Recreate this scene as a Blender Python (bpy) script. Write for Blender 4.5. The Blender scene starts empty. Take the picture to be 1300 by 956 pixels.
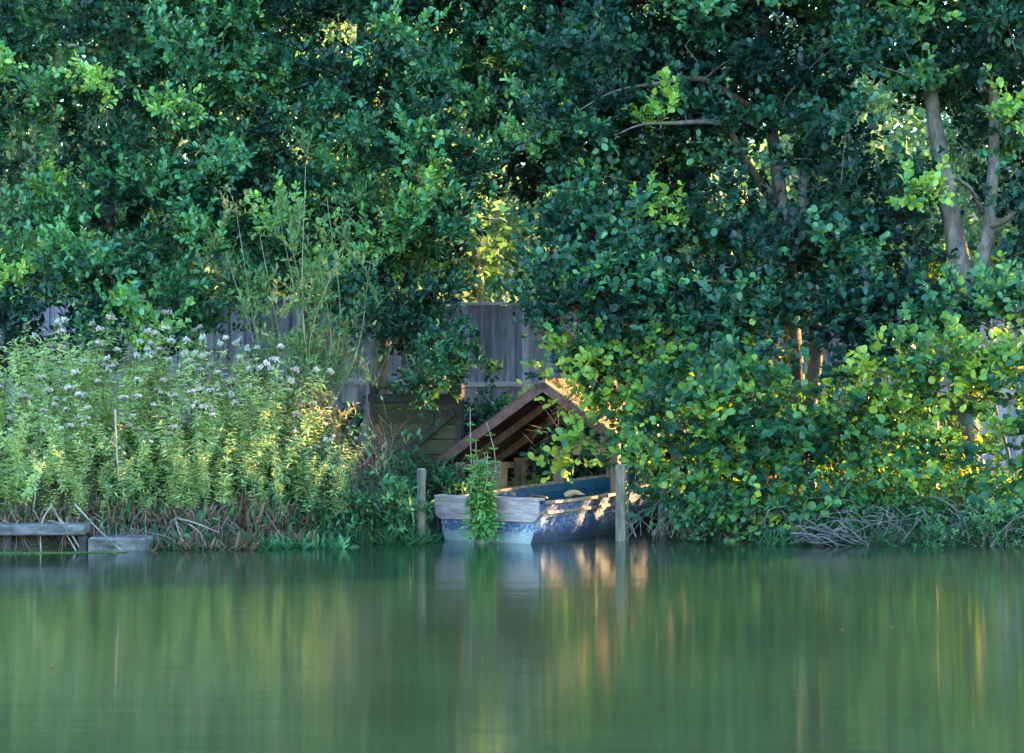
import bpy, math
import numpy as np
from mathutils import Vector

rng = np.random.default_rng(11)
PI = math.pi
scene = bpy.context.scene
COL = scene.collection
CAM_Z, FPX, CX, HY = 2.0, 2500.0, 650.0, 488.0


def at(px, py, Y):
    """world point at distance Y whose direction was read off the photograph"""
    return np.array([(px - CX) * Y / FPX, Y, CAM_Z + (HY - py) * Y / FPX])


def unit(v):
    v = np.asarray(v, float)
    return v / np.maximum(np.linalg.norm(v, axis=-1, keepdims=True), 1e-9)


SUN_EL, SUN_AZ = math.radians(9.5), math.radians(64)        # azimuth measured clockwise from +Y (straight ahead)
SUN = np.array([math.sin(SUN_AZ) * math.cos(SUN_EL), math.cos(SUN_AZ) * math.cos(SUN_EL), math.sin(SUN_EL)])
# gaps in the foliage through which the low sun reaches the bank: (where the light lands, radius of the gap)
GAPS = [(at(745, 640, 25.25), .30), (at(790, 535, 26.9), .50), (at(716, 588, 28.2), .30), (at(395, 480, 24.9), .55), (at(340, 590, 24.3), .65), (at(235, 640, 23.9), .45), (at(290, 530, 24.3), .50),
        (at(150, 650, 23.8), .45), (at(1150, 470, 25.1), .40), (at(1230, 430, 25.3), .35), (at(1090, 500, 25.2), .30), (at(775, 470, 26.1), .40), (at(985, 600, 25.5), .34),
        (at(930, 460, 25.9), .34), (at(1203, 220, 26.9), .38), (at(1215, 320, 26.8), .34), (at(1036, 390, 27.2), .30), (at(1110, 605, 25.5), .30), (at(880, 560, 25.4), .28), (at(1275, 60, 26.6), .36), (at(1285, 180, 26.4), .30),
        (at(130, 540, 24.1), .45), (at(60, 620, 23.7), .35), (at(400, 560, 24.7), .45), (at(1010, 520, 25.2), .28), (at(1250, 560, 25.1), .3)]


def gap_mask(P, self_keep=.30):
    keep = np.ones(len(P), bool)
    for o, r in GAPS:
        d = P - o
        t = d @ SUN
        q = np.linalg.norm(d - t[:, None] * SUN, axis=1)
        keep &= ~((q < r * (.88 + .22 * np.sin(P[:, 0] * 9 + P[:, 2] * 7))) & (t > self_keep) & (rng.random(len(P)) < .80))
    return keep


# ------------------------------------------------------------------ materials
def nodes_of(name):
    m = bpy.data.materials.new(name)
    m.use_nodes = True
    nt = m.node_tree
    nt.nodes.clear()
    return m, nt, nt.nodes, nt.links


def N(nt, t, **kw):
    n = nt.nodes.new(t)
    for k, v in kw.items():
        setattr(n, k, v)
    return n


def ramp(nt, stops, fac=None):
    r = N(nt, 'ShaderNodeValToRGB')
    e = r.color_ramp.elements
    while len(e) < len(stops):
        e.new(0.5)
    for i, (p, c) in enumerate(stops):
        e[i].position = p
        e[i].color = (c[0], c[1], c[2], 1)
    if fac is not None:
        nt.links.new(fac, r.inputs[0])
    return r


def leaf_mat(name, stops, trans, tmix=0.35, rough=0.42, spec=0.5, objrand=0.0):
    """leaf: colour by the per-leaf attribute 'tint'; part of the light passes through the blade"""
    m, nt, nd, ln = nodes_of(name)
    a = N(nt, 'ShaderNodeAttribute', attribute_name='tint')
    fac = a.outputs['Fac']
    if objrand:
        oi = N(nt, 'ShaderNodeObjectInfo')
        mm = N(nt, 'ShaderNodeMath', operation='MULTIPLY_ADD')
        ln.new(oi.outputs['Random'], mm.inputs[0])
        mm.inputs[1].default_value = objrand
        ad = N(nt, 'ShaderNodeMath', operation='SUBTRACT')
        ln.new(fac, ad.inputs[0])
        ad.inputs[1].default_value = objrand * 0.5
        ln.new(ad.outputs[0], mm.inputs[2])
        fac = mm.outputs[0]
    r = ramp(nt, stops, fac)
    bs = N(nt, 'ShaderNodeBsdfPrincipled')
    ln.new(r.outputs[0], bs.inputs['Base Color'])
    bs.inputs['Roughness'].default_value = rough
    bs.inputs['Specular IOR Level'].default_value = spec
    tr = N(nt, 'ShaderNodeBsdfTranslucent')
    mx = N(nt, 'ShaderNodeMixRGB', blend_type='MULTIPLY')
    mx.inputs[0].default_value = 1
    ln.new(r.outputs[0], mx.inputs[1])
    mx.inputs[2].default_value = (*trans, 1)
    ln.new(mx.outputs[0], tr.inputs['Color'])
    ms = N(nt, 'ShaderNodeMixShader')
    ms.inputs[0].default_value = tmix
    ln.new(bs.outputs[0], ms.inputs[1])
    ln.new(tr.outputs[0], ms.inputs[2])
    out = N(nt, 'ShaderNodeOutputMaterial')
    ln.new(ms.outputs[0], out.inputs[0])
    return m


def surf_mat(name, stops, scale=(6, 6, 6), rough=0.85, detail=6, bump=0.25, spec=0.3, distort=0.0, coord='Object', objrand=0.0):
    m, nt, nd, ln = nodes_of(name)
    tc = N(nt, 'ShaderNodeTexCoord')
    mp = N(nt, 'ShaderNodeMapping')
    mp.inputs['Scale'].default_value = scale
    ln.new(tc.outputs[coord], mp.inputs[0])
    nz = N(nt, 'ShaderNodeTexNoise')
    nz.inputs['Scale'].default_value = 1.0
    nz.inputs['Detail'].default_value = detail
    nz.inputs['Roughness'].default_value = 0.62
    nz.inputs['Distortion'].default_value = distort
    ln.new(mp.outputs[0], nz.inputs['Vector'])
    fac = nz.outputs['Fac']
    if objrand:
        g = N(nt, 'ShaderNodeNewGeometry')
        mm = N(nt, 'ShaderNodeMath', operation='MULTIPLY_ADD')
        ln.new(g.outputs['Random Per Island'], mm.inputs[0])
        mm.inputs[1].default_value = objrand
        sb = N(nt, 'ShaderNodeMath', operation='SUBTRACT')
        ln.new(fac, sb.inputs[0])
        sb.inputs[1].default_value = objrand * .5
        ln.new(sb.outputs[0], mm.inputs[2])
        fac = mm.outputs[0]
    r = ramp(nt, stops, fac)
    bs = N(nt, 'ShaderNodeBsdfPrincipled')
    ln.new(r.outputs[0], bs.inputs['Base Color'])
    bs.inputs['Roughness'].default_value = rough
    bs.inputs['Specular IOR Level'].default_value = spec
    if bump:
        bp = N(nt, 'ShaderNodeBump')
        bp.inputs['Strength'].default_value = bump
        bp.inputs['Distance'].default_value = 0.02
        ln.new(nz.outputs['Fac'], bp.inputs['Height'])
        ln.new(bp.outputs[0], bs.inputs['Normal'])
    out = N(nt, 'ShaderNodeOutputMaterial')
    ln.new(bs.outputs[0], out.inputs[0])
    return m


M = {}
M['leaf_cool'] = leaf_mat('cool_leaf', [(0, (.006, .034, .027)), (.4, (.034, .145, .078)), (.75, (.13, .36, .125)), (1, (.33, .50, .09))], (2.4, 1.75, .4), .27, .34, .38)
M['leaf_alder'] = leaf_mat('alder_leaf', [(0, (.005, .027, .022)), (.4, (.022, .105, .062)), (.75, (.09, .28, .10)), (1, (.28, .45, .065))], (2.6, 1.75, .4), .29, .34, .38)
M['leaf_low'] = leaf_mat('low_alder_leaf', [(0, (.012, .060, .040)), (.40, (.040, .155, .072)), (.72, (.15, .32, .065)), (1, (.30, .41, .06))], (2.6, 1.7, .35), .42, .36, .38)  # yellow upper stops put the backlit glow into the leaf colour
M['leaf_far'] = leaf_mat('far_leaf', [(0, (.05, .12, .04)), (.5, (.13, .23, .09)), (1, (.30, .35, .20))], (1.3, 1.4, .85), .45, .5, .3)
M['leaf_willow'] = leaf_mat('willow_leaf', [(0, (.05, .13, .05)), (.6, (.12, .24, .085)), (.88, (.24, .30, .10)), (1, (.42, .27, .12))], (1.8, 1.5, .5), .4, .5, .3)
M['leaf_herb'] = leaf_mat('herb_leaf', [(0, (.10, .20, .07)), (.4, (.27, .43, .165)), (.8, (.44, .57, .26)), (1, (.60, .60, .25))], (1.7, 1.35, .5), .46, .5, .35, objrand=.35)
M['leaf_nettle'] = leaf_mat('nettle_leaf', [(0, (.018, .075, .035)), (.5, (.045, .16, .065)), (1, (.10, .25, .08))], (2.0, 1.6, .4), .35, .5, .35, objrand=.3)
M['leaf_dead'] = leaf_mat('withered_leaf', [(0, (.07, .045, .032)), (.5, (.16, .10, .07)), (1, (.33, .21, .13))], (1.5, 1.1, .8), .3, .7, .2)
M['leaf_climb'] = leaf_mat('climber_leaf', [(0, (.04, .15, .035)), (.6, (.10, .27, .06)), (1, (.24, .36, .08))], (2.0, 1.5, .4), .36, .5, .3)
M['bloom'] = leaf_mat('bloom', [(0, (.44, .27, .24)), (.5, (.68, .55, .49)), (1, (.80, .75, .62))], (1, 1, 1), .3, .8, .1, objrand=.5)
M['bloom_white'] = leaf_mat('bloom_white', [(0, (.40, .40, .33)), (1, (.70, .70, .60))], (1, 1, 1), .3, .8, .1)
M['bloom_purple'] = leaf_mat('bloom_purple', [(0, (.20, .07, .20)), (1, (.44, .20, .44))], (1.2, .9, 1.2), .35, .7, .1)
M['bark'] = surf_mat('alder_bark', [(.25, (.05, .04, .034)), (.47, (.14, .115, .093)), (.72, (.30, .265, .225))], (9, 9, 3.5), .9, 8, .8)
M['twig'] = surf_mat('twig_bark', [(.3, (.04, .03, .025)), (.7, (.13, .095, .07))], (8, 8, 8), .85, 3, 0)
M['twig_pale'] = surf_mat('pale_twig', [(.3, (.14, .16, .08)), (.7, (.32, .28, .18))], (8, 8, 8), .8, 3, 0)
M['herb_stem'] = surf_mat('herb_stem', [(.3, (.06, .12, .04)), (.55, (.14, .14, .06)), (.7, (.17, .06, .06))], (3, 3, 3), .7, 2, 0)
M['dry_stem'] = surf_mat('dry_stem', [(.3, (.10, .075, .055)), (.7, (.34, .29, .24))], (5, 5, 5), .8, 4, .1)
M['root'] = surf_mat('root_bark', [(.3, (.05, .04, .035)), (.7, (.22, .20, .18))], (7, 7, 7), .8, 5, .3)
M['root_pale'] = surf_mat('pale_root', [(.3, (.035, .031, .028)), (.7, (.15, .138, .127))], (7, 7, 7), .8, 5, .3)
M['earth'] = surf_mat('bank_earth', [(.3, (.022, .017, .012)), (.5, (.05, .038, .025)), (.7, (.075, .075, .03))], (2.5, 2.5, 2.5), .95, 8, .8)
M['fence'] = surf_mat('weathered_fence_board', [(.28, (.17, .165, .21)), (.5, (.31, .30, .37)), (.75, (.45, .44, .52))], (22, 22, 2.2), .85, 7, .35, objrand=.35)
M['fence_rail'] = surf_mat('pale_fence_rail', [(.3, (.36, .36, .40)), (.7, (.55, .55, .58))], (3, 20, 20), .8, 5, .2)
M['gate'] = surf_mat('olive_gate_board', [(.3, (.035, .035, .016)), (.5, (.062, .058, .026)), (.75, (.10, .085, .045))], (2.5, 20, 20), .85, 6, .3, objrand=.3)
M['gate_dark'] = surf_mat('dark_gate_frame', [(.3, (.025, .022, .02)), (.7, (.07, .06, .05))], (8, 8, 8), .85, 6, .3)
M['roof_under'] = surf_mat('red_brown_board', [(.3, (.055, .024, .020)), (.5, (.10, .046, .038)), (.75, (.16, .08, .062))], (3, 12, 12), .8, 6, .3, objrand=.25)
M['roof_top'] = surf_mat('roof_felt', [(.3, (.20, .13, .085)), (.7, (.38, .26, .17))], (14, 14, 14), .9, 7, .4)
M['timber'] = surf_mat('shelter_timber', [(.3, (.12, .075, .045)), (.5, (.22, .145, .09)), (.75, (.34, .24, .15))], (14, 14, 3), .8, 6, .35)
M['timber_lit'] = surf_mat('pale_sunlit_timber', [(.3, (.34, .22, .11)), (.7, (.52, .38, .21))], (14, 3, 14), .7, 6, .25)  # lit copy of the timber: sunlight put into the colour
M['post'] = surf_mat('mooring_post_wood', [(.28, (.05, .047, .03)), (.5, (.125, .11, .075)), (.75, (.26, .225, .165))], (16, 16, 3), .85, 7, .5)
M['concrete'] = surf_mat('weathered_concrete', [(.28, (.03, .03, .025)), (.5, (.105, .10, .095)), (.75, (.23, .22, .22))], (5, 5, 9), .9, 9, .6)
M['board_pink'] = surf_mat('weathered_pink_board', [(.25, (.15, .105, .10)), (.5, (.28, .215, .20)), (.75, (.42, .36, .34))], (6, 30, 30), .75, 8, .45)
M['gunwale'] = surf_mat('worn_gunwale', [(.3, (.09, .055, .035)), (.5, (.20, .13, .085)), (.68, (.36, .29, .23))], (12, 25, 25), .6, 8, .35)
M['boat_inside'] = surf_mat('blue_inner_paint', [(.3, (.006, .05, .085)), (.55, (.010, .085, .135)), (.8, (.025, .12, .16))], (5, 9, 9), .75, 8, .15)
M['iron'] = surf_mat('rusty_iron', [(.3, (.02, .018, .016)), (.7, (.07, .045, .03))], (20, 20, 20), .6, 4, .2)


def hull_mat(name='flaking_blue_paint', band_on=True):
    """navy paint flaking down to grey-white primer, a scummy pale band by the waterline"""
    m, nt, nd, ln = nodes_of(name)
    tc = N(nt, 'ShaderNodeTexCoord')
    mp = N(nt, 'ShaderNodeMapping')
    mp.inputs['Scale'].default_value = (22, 22, 30)
    ln.new(tc.outputs['Object'], mp.inputs[0])
    nz = N(nt, 'ShaderNodeTexNoise')
    nz.inputs['Scale'].default_value = 1
    nz.inputs['Detail'].default_value = 7
    nz.inputs['Roughness'].default_value = .7
    nz.inputs['Distortion'].default_value = .8
    ln.new(mp.outputs[0], nz.inputs['Vector'])
    n2 = N(nt, 'ShaderNodeTexNoise')
    n2.inputs['Scale'].default_value = 3.0
    n2.inputs['Detail'].default_value = 4
    ln.new(tc.outputs['Object'], n2.inputs['Vector'])
    ad = N(nt, 'ShaderNodeMath', operation='MULTIPLY_ADD')
    ln.new(n2.outputs['Fac'], ad.inputs[0])
    ad.inputs[1].default_value = .5
    ln.new(nz.outputs['Fac'], ad.inputs[2])
    r = ramp(nt, [(.55, (.022, .038, .085)), (.76, (.045, .075, .15)), (.82, (.13, .16, .22)), (.90, (.32, .34, .37))], ad.outputs[0])
    sx = N(nt, 'ShaderNodeSeparateXYZ')
    ln.new(tc.outputs['Object'], sx.inputs[0])
    wob = N(nt, 'ShaderNodeMath', operation='MULTIPLY_ADD')
    ln.new(n2.outputs['Fac'], wob.inputs[0])
    wob.inputs[1].default_value = -.09
    ln.new(sx.outputs['Z'], wob.inputs[2])
    band = ramp(nt, [(.0, (.8, .8, .8)), (.06, (.6, .6, .6)), (.11, (0, 0, 0))], wob.outputs[0])
    cl = N(nt, 'ShaderNodeMixRGB')
    ln.new(band.outputs[0], cl.inputs[0])
    ln.new(r.outputs[0], cl.inputs[1])
    cl.inputs[2].default_value = (.24, .28, .25, 1)
    if not band_on:
        cl.inputs[2].default_value = (.035, .042, .05, 1)
    bs = N(nt, 'ShaderNodeBsdfPrincipled')
    ln.new(cl.outputs[0], bs.inputs['Base Color'])
    bs.inputs['Roughness'].default_value = .5
    bp = N(nt, 'ShaderNodeBump')
    bp.inputs['Strength'].default_value = .35
    bp.inputs['Distance'].default_value = .01
    ln.new(ad.outputs[0], bp.inputs['Height'])
    ln.new(bp.outputs[0], bs.inputs['Normal'])
    out = N(nt, 'ShaderNodeOutputMaterial')
    ln.new(bs.outputs[0], out.inputs[0])
    return m


M['hull'] = hull_mat('flaking_blue_stern_paint')
M['hull_side'] = hull_mat('dark_navy_side_paint', False)


def water_mat():
    m, nt, nd, ln = nodes_of('pond_water')
    tc = N(nt, 'ShaderNodeTexCoord')
    def noise(scale, rough=.5, detail=3):
        mp = N(nt, 'ShaderNodeMapping')
        mp.inputs['Scale'].default_value = scale
        ln.new(tc.outputs['Object'], mp.inputs[0])
        z = N(nt, 'ShaderNodeTexNoise')
        z.inputs['Scale'].default_value = 1
        z.inputs['Detail'].default_value = detail
        z.inputs['Roughness'].default_value = rough
        ln.new(mp.outputs[0], z.inputs['Vector'])
        return z
    w1 = noise((.35, 2.2, 1), .5, 2)
    w2 = noise((1.2, 9.0, 1), .5, 3)
    sm = N(nt, 'ShaderNodeMath', operation='MULTIPLY_ADD')
    ln.new(w2.outputs['Fac'], sm.inputs[0])
    sm.inputs[1].default_value = .05
    ln.new(w1.outputs['Fac'], sm.inputs[2])
    bp = N(nt, 'ShaderNodeBump')
    bp.inputs['Strength'].default_value = .03
    bp.inputs['Distance'].default_value = .10
    ln.new(sm.outputs[0], bp.inputs['Height'])
    n3 = noise((.10, .35, 1), .5, 3)
    r = ramp(nt, [(.3, (.014, .031, .014)), (.7, (.021, .041, .019))], n3.outputs['Fac'])
    bs = N(nt, 'ShaderNodeBsdfPrincipled')
    ln.new(r.outputs[0], bs.inputs['Base Color'])
    bs.inputs['Roughness'].default_value = .085
    bs.inputs['Anisotropic'].default_value = .9
    tv = N(nt, 'ShaderNodeCombineXYZ')
    tv.inputs[1].default_value = 1.0
    ln.new(tv.outputs[0], bs.inputs['Tangent'])
    bs.inputs['IOR'].default_value = 1.45
    bs.inputs['Specular IOR Level'].default_value = .9
    ln.new(bp.outputs[0], bs.inputs['Normal'])
    out = N(nt, 'ShaderNodeOutputMaterial')
    ln.new(bs.outputs[0], out.inputs[0])
    return m


M['water'] = water_mat()

# ------------------------------------------------------------------ mesh tools
def link(name, me, mat, parent=None):
    o = bpy.data.objects.new(name, me)
    COL.objects.link(o)
    for mm in (mat if isinstance(mat, (list, tuple)) else [mat]):
        me.materials.append(mm)
    if parent is not None:
        o.parent = parent
    return o


def raw_mesh(name, V, faces_flat, sizes, tint=None, mat_idx=None, smooth=True):
    me = bpy.data.meshes.new(name)
    V = np.asarray(V, np.float32)
    faces_flat = np.asarray(faces_flat, np.int32)
    sizes = np.asarray(sizes, np.int32)
    me.vertices.add(len(V))
    me.vertices.foreach_set('co', V.ravel())
    me.loops.add(len(faces_flat))
    me.loops.foreach_set('vertex_index', faces_flat)
    me.polygons.add(len(sizes))
    st = np.zeros(len(sizes), np.int32)
    st[1:] = np.cumsum(sizes)[:-1]
    me.polygons.foreach_set('loop_start', st)
    me.polygons.foreach_set('use_smooth', np.full(len(sizes), smooth, bool))
    if mat_idx is not None:
        me.polygons.foreach_set('material_index', np.asarray(mat_idx, np.int32))
    if tint is not None:
        a = me.attributes.new('tint', 'FLOAT', 'POINT')
        a.data.foreach_set('value', np.asarray(tint, np.float32))
    me.update(calc_edges=True)
    return me


# leaf templates: (across, along, up), faces
LEAF_ROUND = (np.array([[0, 0, 0], [0, .36, -.02], [0, .72, -.03], [0, 1, -.10],
                        [-.36, .26, .07], [-.50, .64, .10], [-.26, .95, .02],
                        [.36, .26, .07], [.50, .64, .10], [.26, .95, .02]]),
              [(0, 1, 4), (1, 2, 5, 4), (2, 3, 6, 5), (0, 7, 1), (1, 7, 8, 2), (2, 8, 9, 3)])
LEAF_LANCE = (np.array([[0, 0, 0], [0, .5, .03], [0, 1, -.12], [-.5, .38, .10], [.5, .38, .10], [-.30, .72, .02], [.30, .72, .02]]),
              [(0, 1, 3), (1, 5, 3), (1, 2, 5), (0, 4, 1), (1, 4, 6), (1, 6, 2)])
LEAF_SIMPLE = (np.array([[0, 0, 0], [-.5, .5, .08], [0, 1, -.05], [.5, .5, .08], [0, .5, -.02]]),
               [(0, 4, 1), (4, 2, 1), (0, 3, 4), (4, 3, 2)])


class Leaves:
    def __init__(s, template=LEAF_ROUND):
        s.t, s.f = template
        s.P, s.D, s.Nn, s.L, s.W, s.T = [], [], [], [], [], []
        s.tw = []

    def add(s, P, D, Nn, L, W, T):
        s.P.append(P); s.D.append(D); s.Nn.append(Nn); s.L.append(L); s.W.append(W); s.T.append(T)

    def twigs(s, A, B, r):
        s.tw.append((A, B, r))

    def count(s):
        return sum(len(p) for p in s.P)

    def mesh(s, name, gaps=False, lift=None):
        P = np.concatenate(s.P); D = unit(np.concatenate(s.D)); Nn = np.concatenate(s.Nn)
        L = np.concatenate(s.L); W = np.concatenate(s.W); T = np.concatenate(s.T)
        if gaps:
            k_ = gap_mask(P)
            if lift:
                k_ &= ~((P[:, 1] > lift[0]) & (P[:, 2] < lift[1] + .25 * np.sin(P[:, 0] * 2.7)) & (rng.random(len(P)) < .85))
            P, D, Nn, L, W, T = P[k_], D[k_], Nn[k_], L[k_], W[k_], T[k_]
        Nn = unit(Nn - D * np.sum(Nn * D, 1, keepdims=True))
        X = np.cross(D, Nn)
        t = s.t
        V = (P[:, None] + X[:, None] * (t[None, :, 0:1] * W[:, None, None]) + D[:, None] * (t[None, :, 1:2] * L[:, None, None])
             + Nn[:, None] * (t[None, :, 2:3] * L[:, None, None]))
        n, k = len(P), len(t)
        flat = np.concatenate([np.array(f) for f in s.f])
        sz = np.array([len(f) for f in s.f])
        F = (flat[None] + (np.arange(n) * k)[:, None]).ravel()
        S = np.tile(sz, n)
        V = V.reshape(-1, 3)
        tint = np.repeat(T, k)
        mi = np.zeros(len(S), np.int32)
        if s.tw:
            A = np.concatenate([a for a, b, r in s.tw]); B = np.concatenate([b for a, b, r in s.tw])
            R = np.concatenate([np.broadcast_to(np.asarray(r, float), (len(a),)) for a, b, r in s.tw])
            d = unit(B - A)
            u = unit(np.cross(d, np.array([.31, .2, .93])))
            w = np.cross(d, u)
            base = len(V)
            ring = []
            for c in range(3):
                q = 2 * PI * c / 3
                o = (u * math.cos(q) + w * math.sin(q))
                ring.append(A + o * R[:, None]); ring.append(B + o * R[:, None] * .5)
            TV = np.stack(ring, 1).reshape(-1, 3)
            m_ = len(A)
            fq = np.array([[0, 2, 3, 1], [2, 4, 5, 3], [4, 0, 1, 5]]).ravel()
            TF = (fq[None] + base + (np.arange(m_) * 6)[:, None]).ravel()
            V = np.concatenate([V, TV]); F = np.concatenate([F, TF]); S = np.concatenate([S, np.full(m_ * 3, 4)])
            tint = np.concatenate([tint, np.zeros(len(TV))])
            mi = np.concatenate([mi, np.ones(m_ * 3, np.int32)])
        return raw_mesh(name, V, F, S, tint, mi)


class Geo:
    """collects boxes, tubes and polygons for ONE mesh"""
    def __init__(s):
        s.V, s.F = [], []

    def verts(s, vs):
        b = len(s.V)
        s.V.extend([tuple(map(float, v)) for v in vs])
        return b

    def box(s, c, ax, ay, az, hx, hy, hz, taper=1.0):
        c, ax, ay, az = map(np.asarray, (c, ax, ay, az))
        vs = []
        for z in (-1, 1):
            t = taper if z > 0 else 1
            for x, y in ((-1, -1), (1, -1), (1, 1), (-1, 1)):
                vs.append(c + ax * hx * x * t + ay * hy * y * t + az * hz * z)
        b = s.verts(vs)
        for f in ((3, 2, 1, 0), (4, 5, 6, 7), (0, 1, 5, 4), (1, 2, 6, 5), (2, 3, 7, 6), (3, 0, 4, 7)):
            s.F.append(tuple(b + i for i in f))

    def bar(s, a, b, up, w, h):
        a, b = np.asarray(a, float), np.asarray(b, float)
        d = unit(b - a)
        side = unit(np.cross(d, np.asarray(up, float)))
        u = np.cross(side, d)
        s.box((a + b) / 2, side, u, d, w / 2, h / 2, np.linalg.norm(b - a) / 2)

    def tube(s, pts, rad, n=8, cap=True, wob=0.0):
        pts = np.asarray(pts, float)
        k = len(pts)
        rad = np.broadcast_to(np.asarray(rad, float), (k,))
        tan = np.gradient(pts, axis=0)
        tan = unit(tan)
        ref = np.array([.13, .97, .2]) if abs(tan[0][2]) > .7 else np.array([.1, .15, .98])
        b = len(s.V)
        for i in range(k):
            u = unit(np.cross(tan[i], ref)); w = np.cross(tan[i], u)
            for j in range(n):
                q = 2 * PI * j / n
                r = rad[i] * (1 + wob * (rng.random() - .5))
                s.V.append(tuple(pts[i] + (u * math.cos(q) + w * math.sin(q)) * r))
        for i in range(k - 1):
            for j in range(n):
                s.F.append((b + i * n + j, b + i * n + (j + 1) % n, b + (i + 1) * n + (j + 1) % n, b + (i + 1) * n + j))
        if cap:
            s.F.append(tuple(b + j for j in reversed(range(n))))
            s.F.append(tuple(b + (k - 1) * n + j for j in range(n)))

    def prism(s, poly, off):
        """polygon (list of 3D points) extruded by the vector off"""
        n = len(poly)
        off = np.asarray(off, float)
        b = s.verts([np.asarray(p) for p in poly] + [np.asarray(p) + off for p in poly])
        s.F.append(tuple(b + i for i in reversed(range(n))))
        s.F.append(tuple(b + n + i for i in range(n)))
        for i in range(n):
            j = (i + 1) % n
            s.F.append((b + i, b + j, b + n + j, b + n + i))

    def mesh(s, name, smooth=False):
        flat = [i for f in s.F for i in f]
        me = raw_mesh(name, np.array(s.V), flat, [len(f) for f in s.F], smooth=smooth)
        return me

    def build(s, name, mat, parent=None, smooth=False, bevel=0.0):
        me = s.mesh(name, smooth)
        import bmesh
        bm = bmesh.new(); bm.from_mesh(me)
        bmesh.ops.recalc_face_normals(bm, faces=bm.faces)
        if bevel:
            bmesh.ops.bevel(bm, geom=bm.edges[:], offset=bevel, segments=1, affect='EDGES', profile=.5)
        bm.to_mesh(me); bm.free()
        return link(name, me, mat, parent)


def curve_pts(ctrl, n=14):
    """Catmull-Rom through the control points"""
    c = np.asarray(ctrl, float)
    c = np.vstack([2 * c[0] - c[1], c, 2 * c[-1] - c[-2]])
    out = []
    seg = len(c) - 3
    per = max(2, n // seg)
    for i in range(seg):
        p0, p1, p2, p3 = c[i:i + 4]
        for t in np.linspace(0, 1, per, endpoint=(i == seg - 1)):
            out.append(.5 * ((2 * p1) + (-p0 + p2) * t + (2 * p0 - 5 * p1 + 4 * p2 - p3) * t * t + (-p0 + 3 * p1 - 3 * p2 + p3) * t ** 3))
    return np.array(out)


def tag(o, label=None, cat=None, group=None, kind=None):
    if label: o['label'] = label
    if cat: o['category'] = cat
    if group: o['group'] = group
    if kind: o['kind'] = kind
    return o


def thing(name, label, cat, group=None, loc=(0, 0, 0)):
    o = bpy.data.objects.new(name, None)
    COL.objects.link(o)
    o.empty_display_size = .2
    o.location = tuple(map(float, loc))
    return tag(o, label, cat, group)


def keep_world(child, root):
    """parent a mesh built in world coordinates under a root that stands elsewhere"""
    child.parent = root
    child.matrix_parent_inverse.identity()
    child.location = -Vector(root.location)


def place(geo_or_mesh, name, mat, root, **kw):
    o = geo_or_mesh.build(name, mat, None, **kw) if isinstance(geo_or_mesh, Geo) else link(name, geo_or_mesh, mat)
    keep_world(o, root)
    return o


def dup(root):
    r = root.copy(); COL.objects.link(r)
    for ch in list(root.children):
        c = ch.copy(); COL.objects.link(c); c.parent = r
        for g in list(ch.children):
            d = g.copy(); COL.objects.link(d); d.parent = c
    return r


# ------------------------------------------------------------------ ground and water
WX = [-60, -12, -8, -5, -2.4, -1.45, -1.1, -.75, -.2, 2.4, 2.9, 3.2, 7, 10.5, 13.5, 15, 60]
WY = [22, 23.2, 23.55, 23.75, 24.55, 24.8, 25.3, 28.2, 29.2, 29.2, 28.0, 24.75, 24.4, 24.1, 21, 17, 15]


def smooth(t):
    t = np.clip(t, 0, 1)
    return t * t * (3 - 2 * t)


def ground(x, y):
    x = np.asarray(x, float); y = np.asarray(y, float)
    inl = y - np.interp(x, WX, WY) + .08 * np.sin(3.1 * x + .7) + .06 * np.sin(7.7 * x) * np.sin(1.3 * x)
    sl = np.interp(x, [-9, -3.2, -1.6, 2.5, 3.5, 9], [.36, .36, .12, .10, .15, .15])
    top = np.interp(x, [-9, -3, -1.4, 9], [.20, .20, .16, .18])
    up = top * smooth(inl / .22) + sl * np.clip(inl, 0, 3.0) + .012 * np.clip(inl - 3, 0, 60)
    dn = -1.2 * smooth(-inl / 2.5) - .02
    near = smooth((4.5 - y) / 3.0)
    h = np.where(inl > 0, up, dn)
    h = h * (1 - near) + .45 * near
    wob = .05 * np.sin(x * 2.3 + y * 1.1) * np.cos(y * 1.9 - x * .7)
    h = h + 16 * smooth((y - 66) / 60) * (1 + .15 * np.sin(x * .05))
    return h + np.where(inl > .3, wob, 0) * (1 - near)


def g1(x, y):
    return float(ground(np.array([x]), np.array([y]))[0])


def make_ground():
    xs = np.unique(np.concatenate([np.linspace(-400, -60, 8), np.linspace(-60, -10, 20), np.linspace(-10, 10, 134), np.linspace(10, 60, 20), np.linspace(60, 400, 8)]))
    ys = np.unique(np.concatenate([np.linspace(-300, -10, 10), np.linspace(-10, 22, 26), np.linspace(22, 31, 100), np.linspace(31, 60, 20), np.linspace(60, 500, 10)]))
    X, Y = np.meshgrid(xs, ys)
    Z = ground(X, Y)
    V = np.stack([X, Y, Z], -1).reshape(-1, 3)
    ny, nx = X.shape
    i = np.arange(ny - 1)[:, None] * nx + np.arange(nx - 1)[None]
    F = np.stack([i, i + 1, i + 1 + nx, i + nx], -1).reshape(-1)
    o = link('ground', raw_mesh('ground', V, F, np.full(len(F) // 4, 4)), M['earth'])
    tag(o, kind='structure')


make_ground()
wv = [(-70, -2, 0), (70, -2, 0), (70, 32, 0), (-70, 32, 0)]
tag(link('water', raw_mesh('water', wv, [0, 1, 2, 3], [4], smooth=False), M['water']), kind='structure')

# ------------------------------------------------------------------ trees
CAMP = np.array([0, 0, CAM_Z])


def inside(poly, p):
    x, y = p
    c = False
    n = len(poly)
    for i in range(n):
        x1, y1 = poly[i]; x2, y2 = poly[(i + 1) % n]
        if (y1 > y) != (y2 > y) and x < (x2 - x1) * (y - y1) / (y2 - y1) + x1:
            c = not c
    return c


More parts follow.
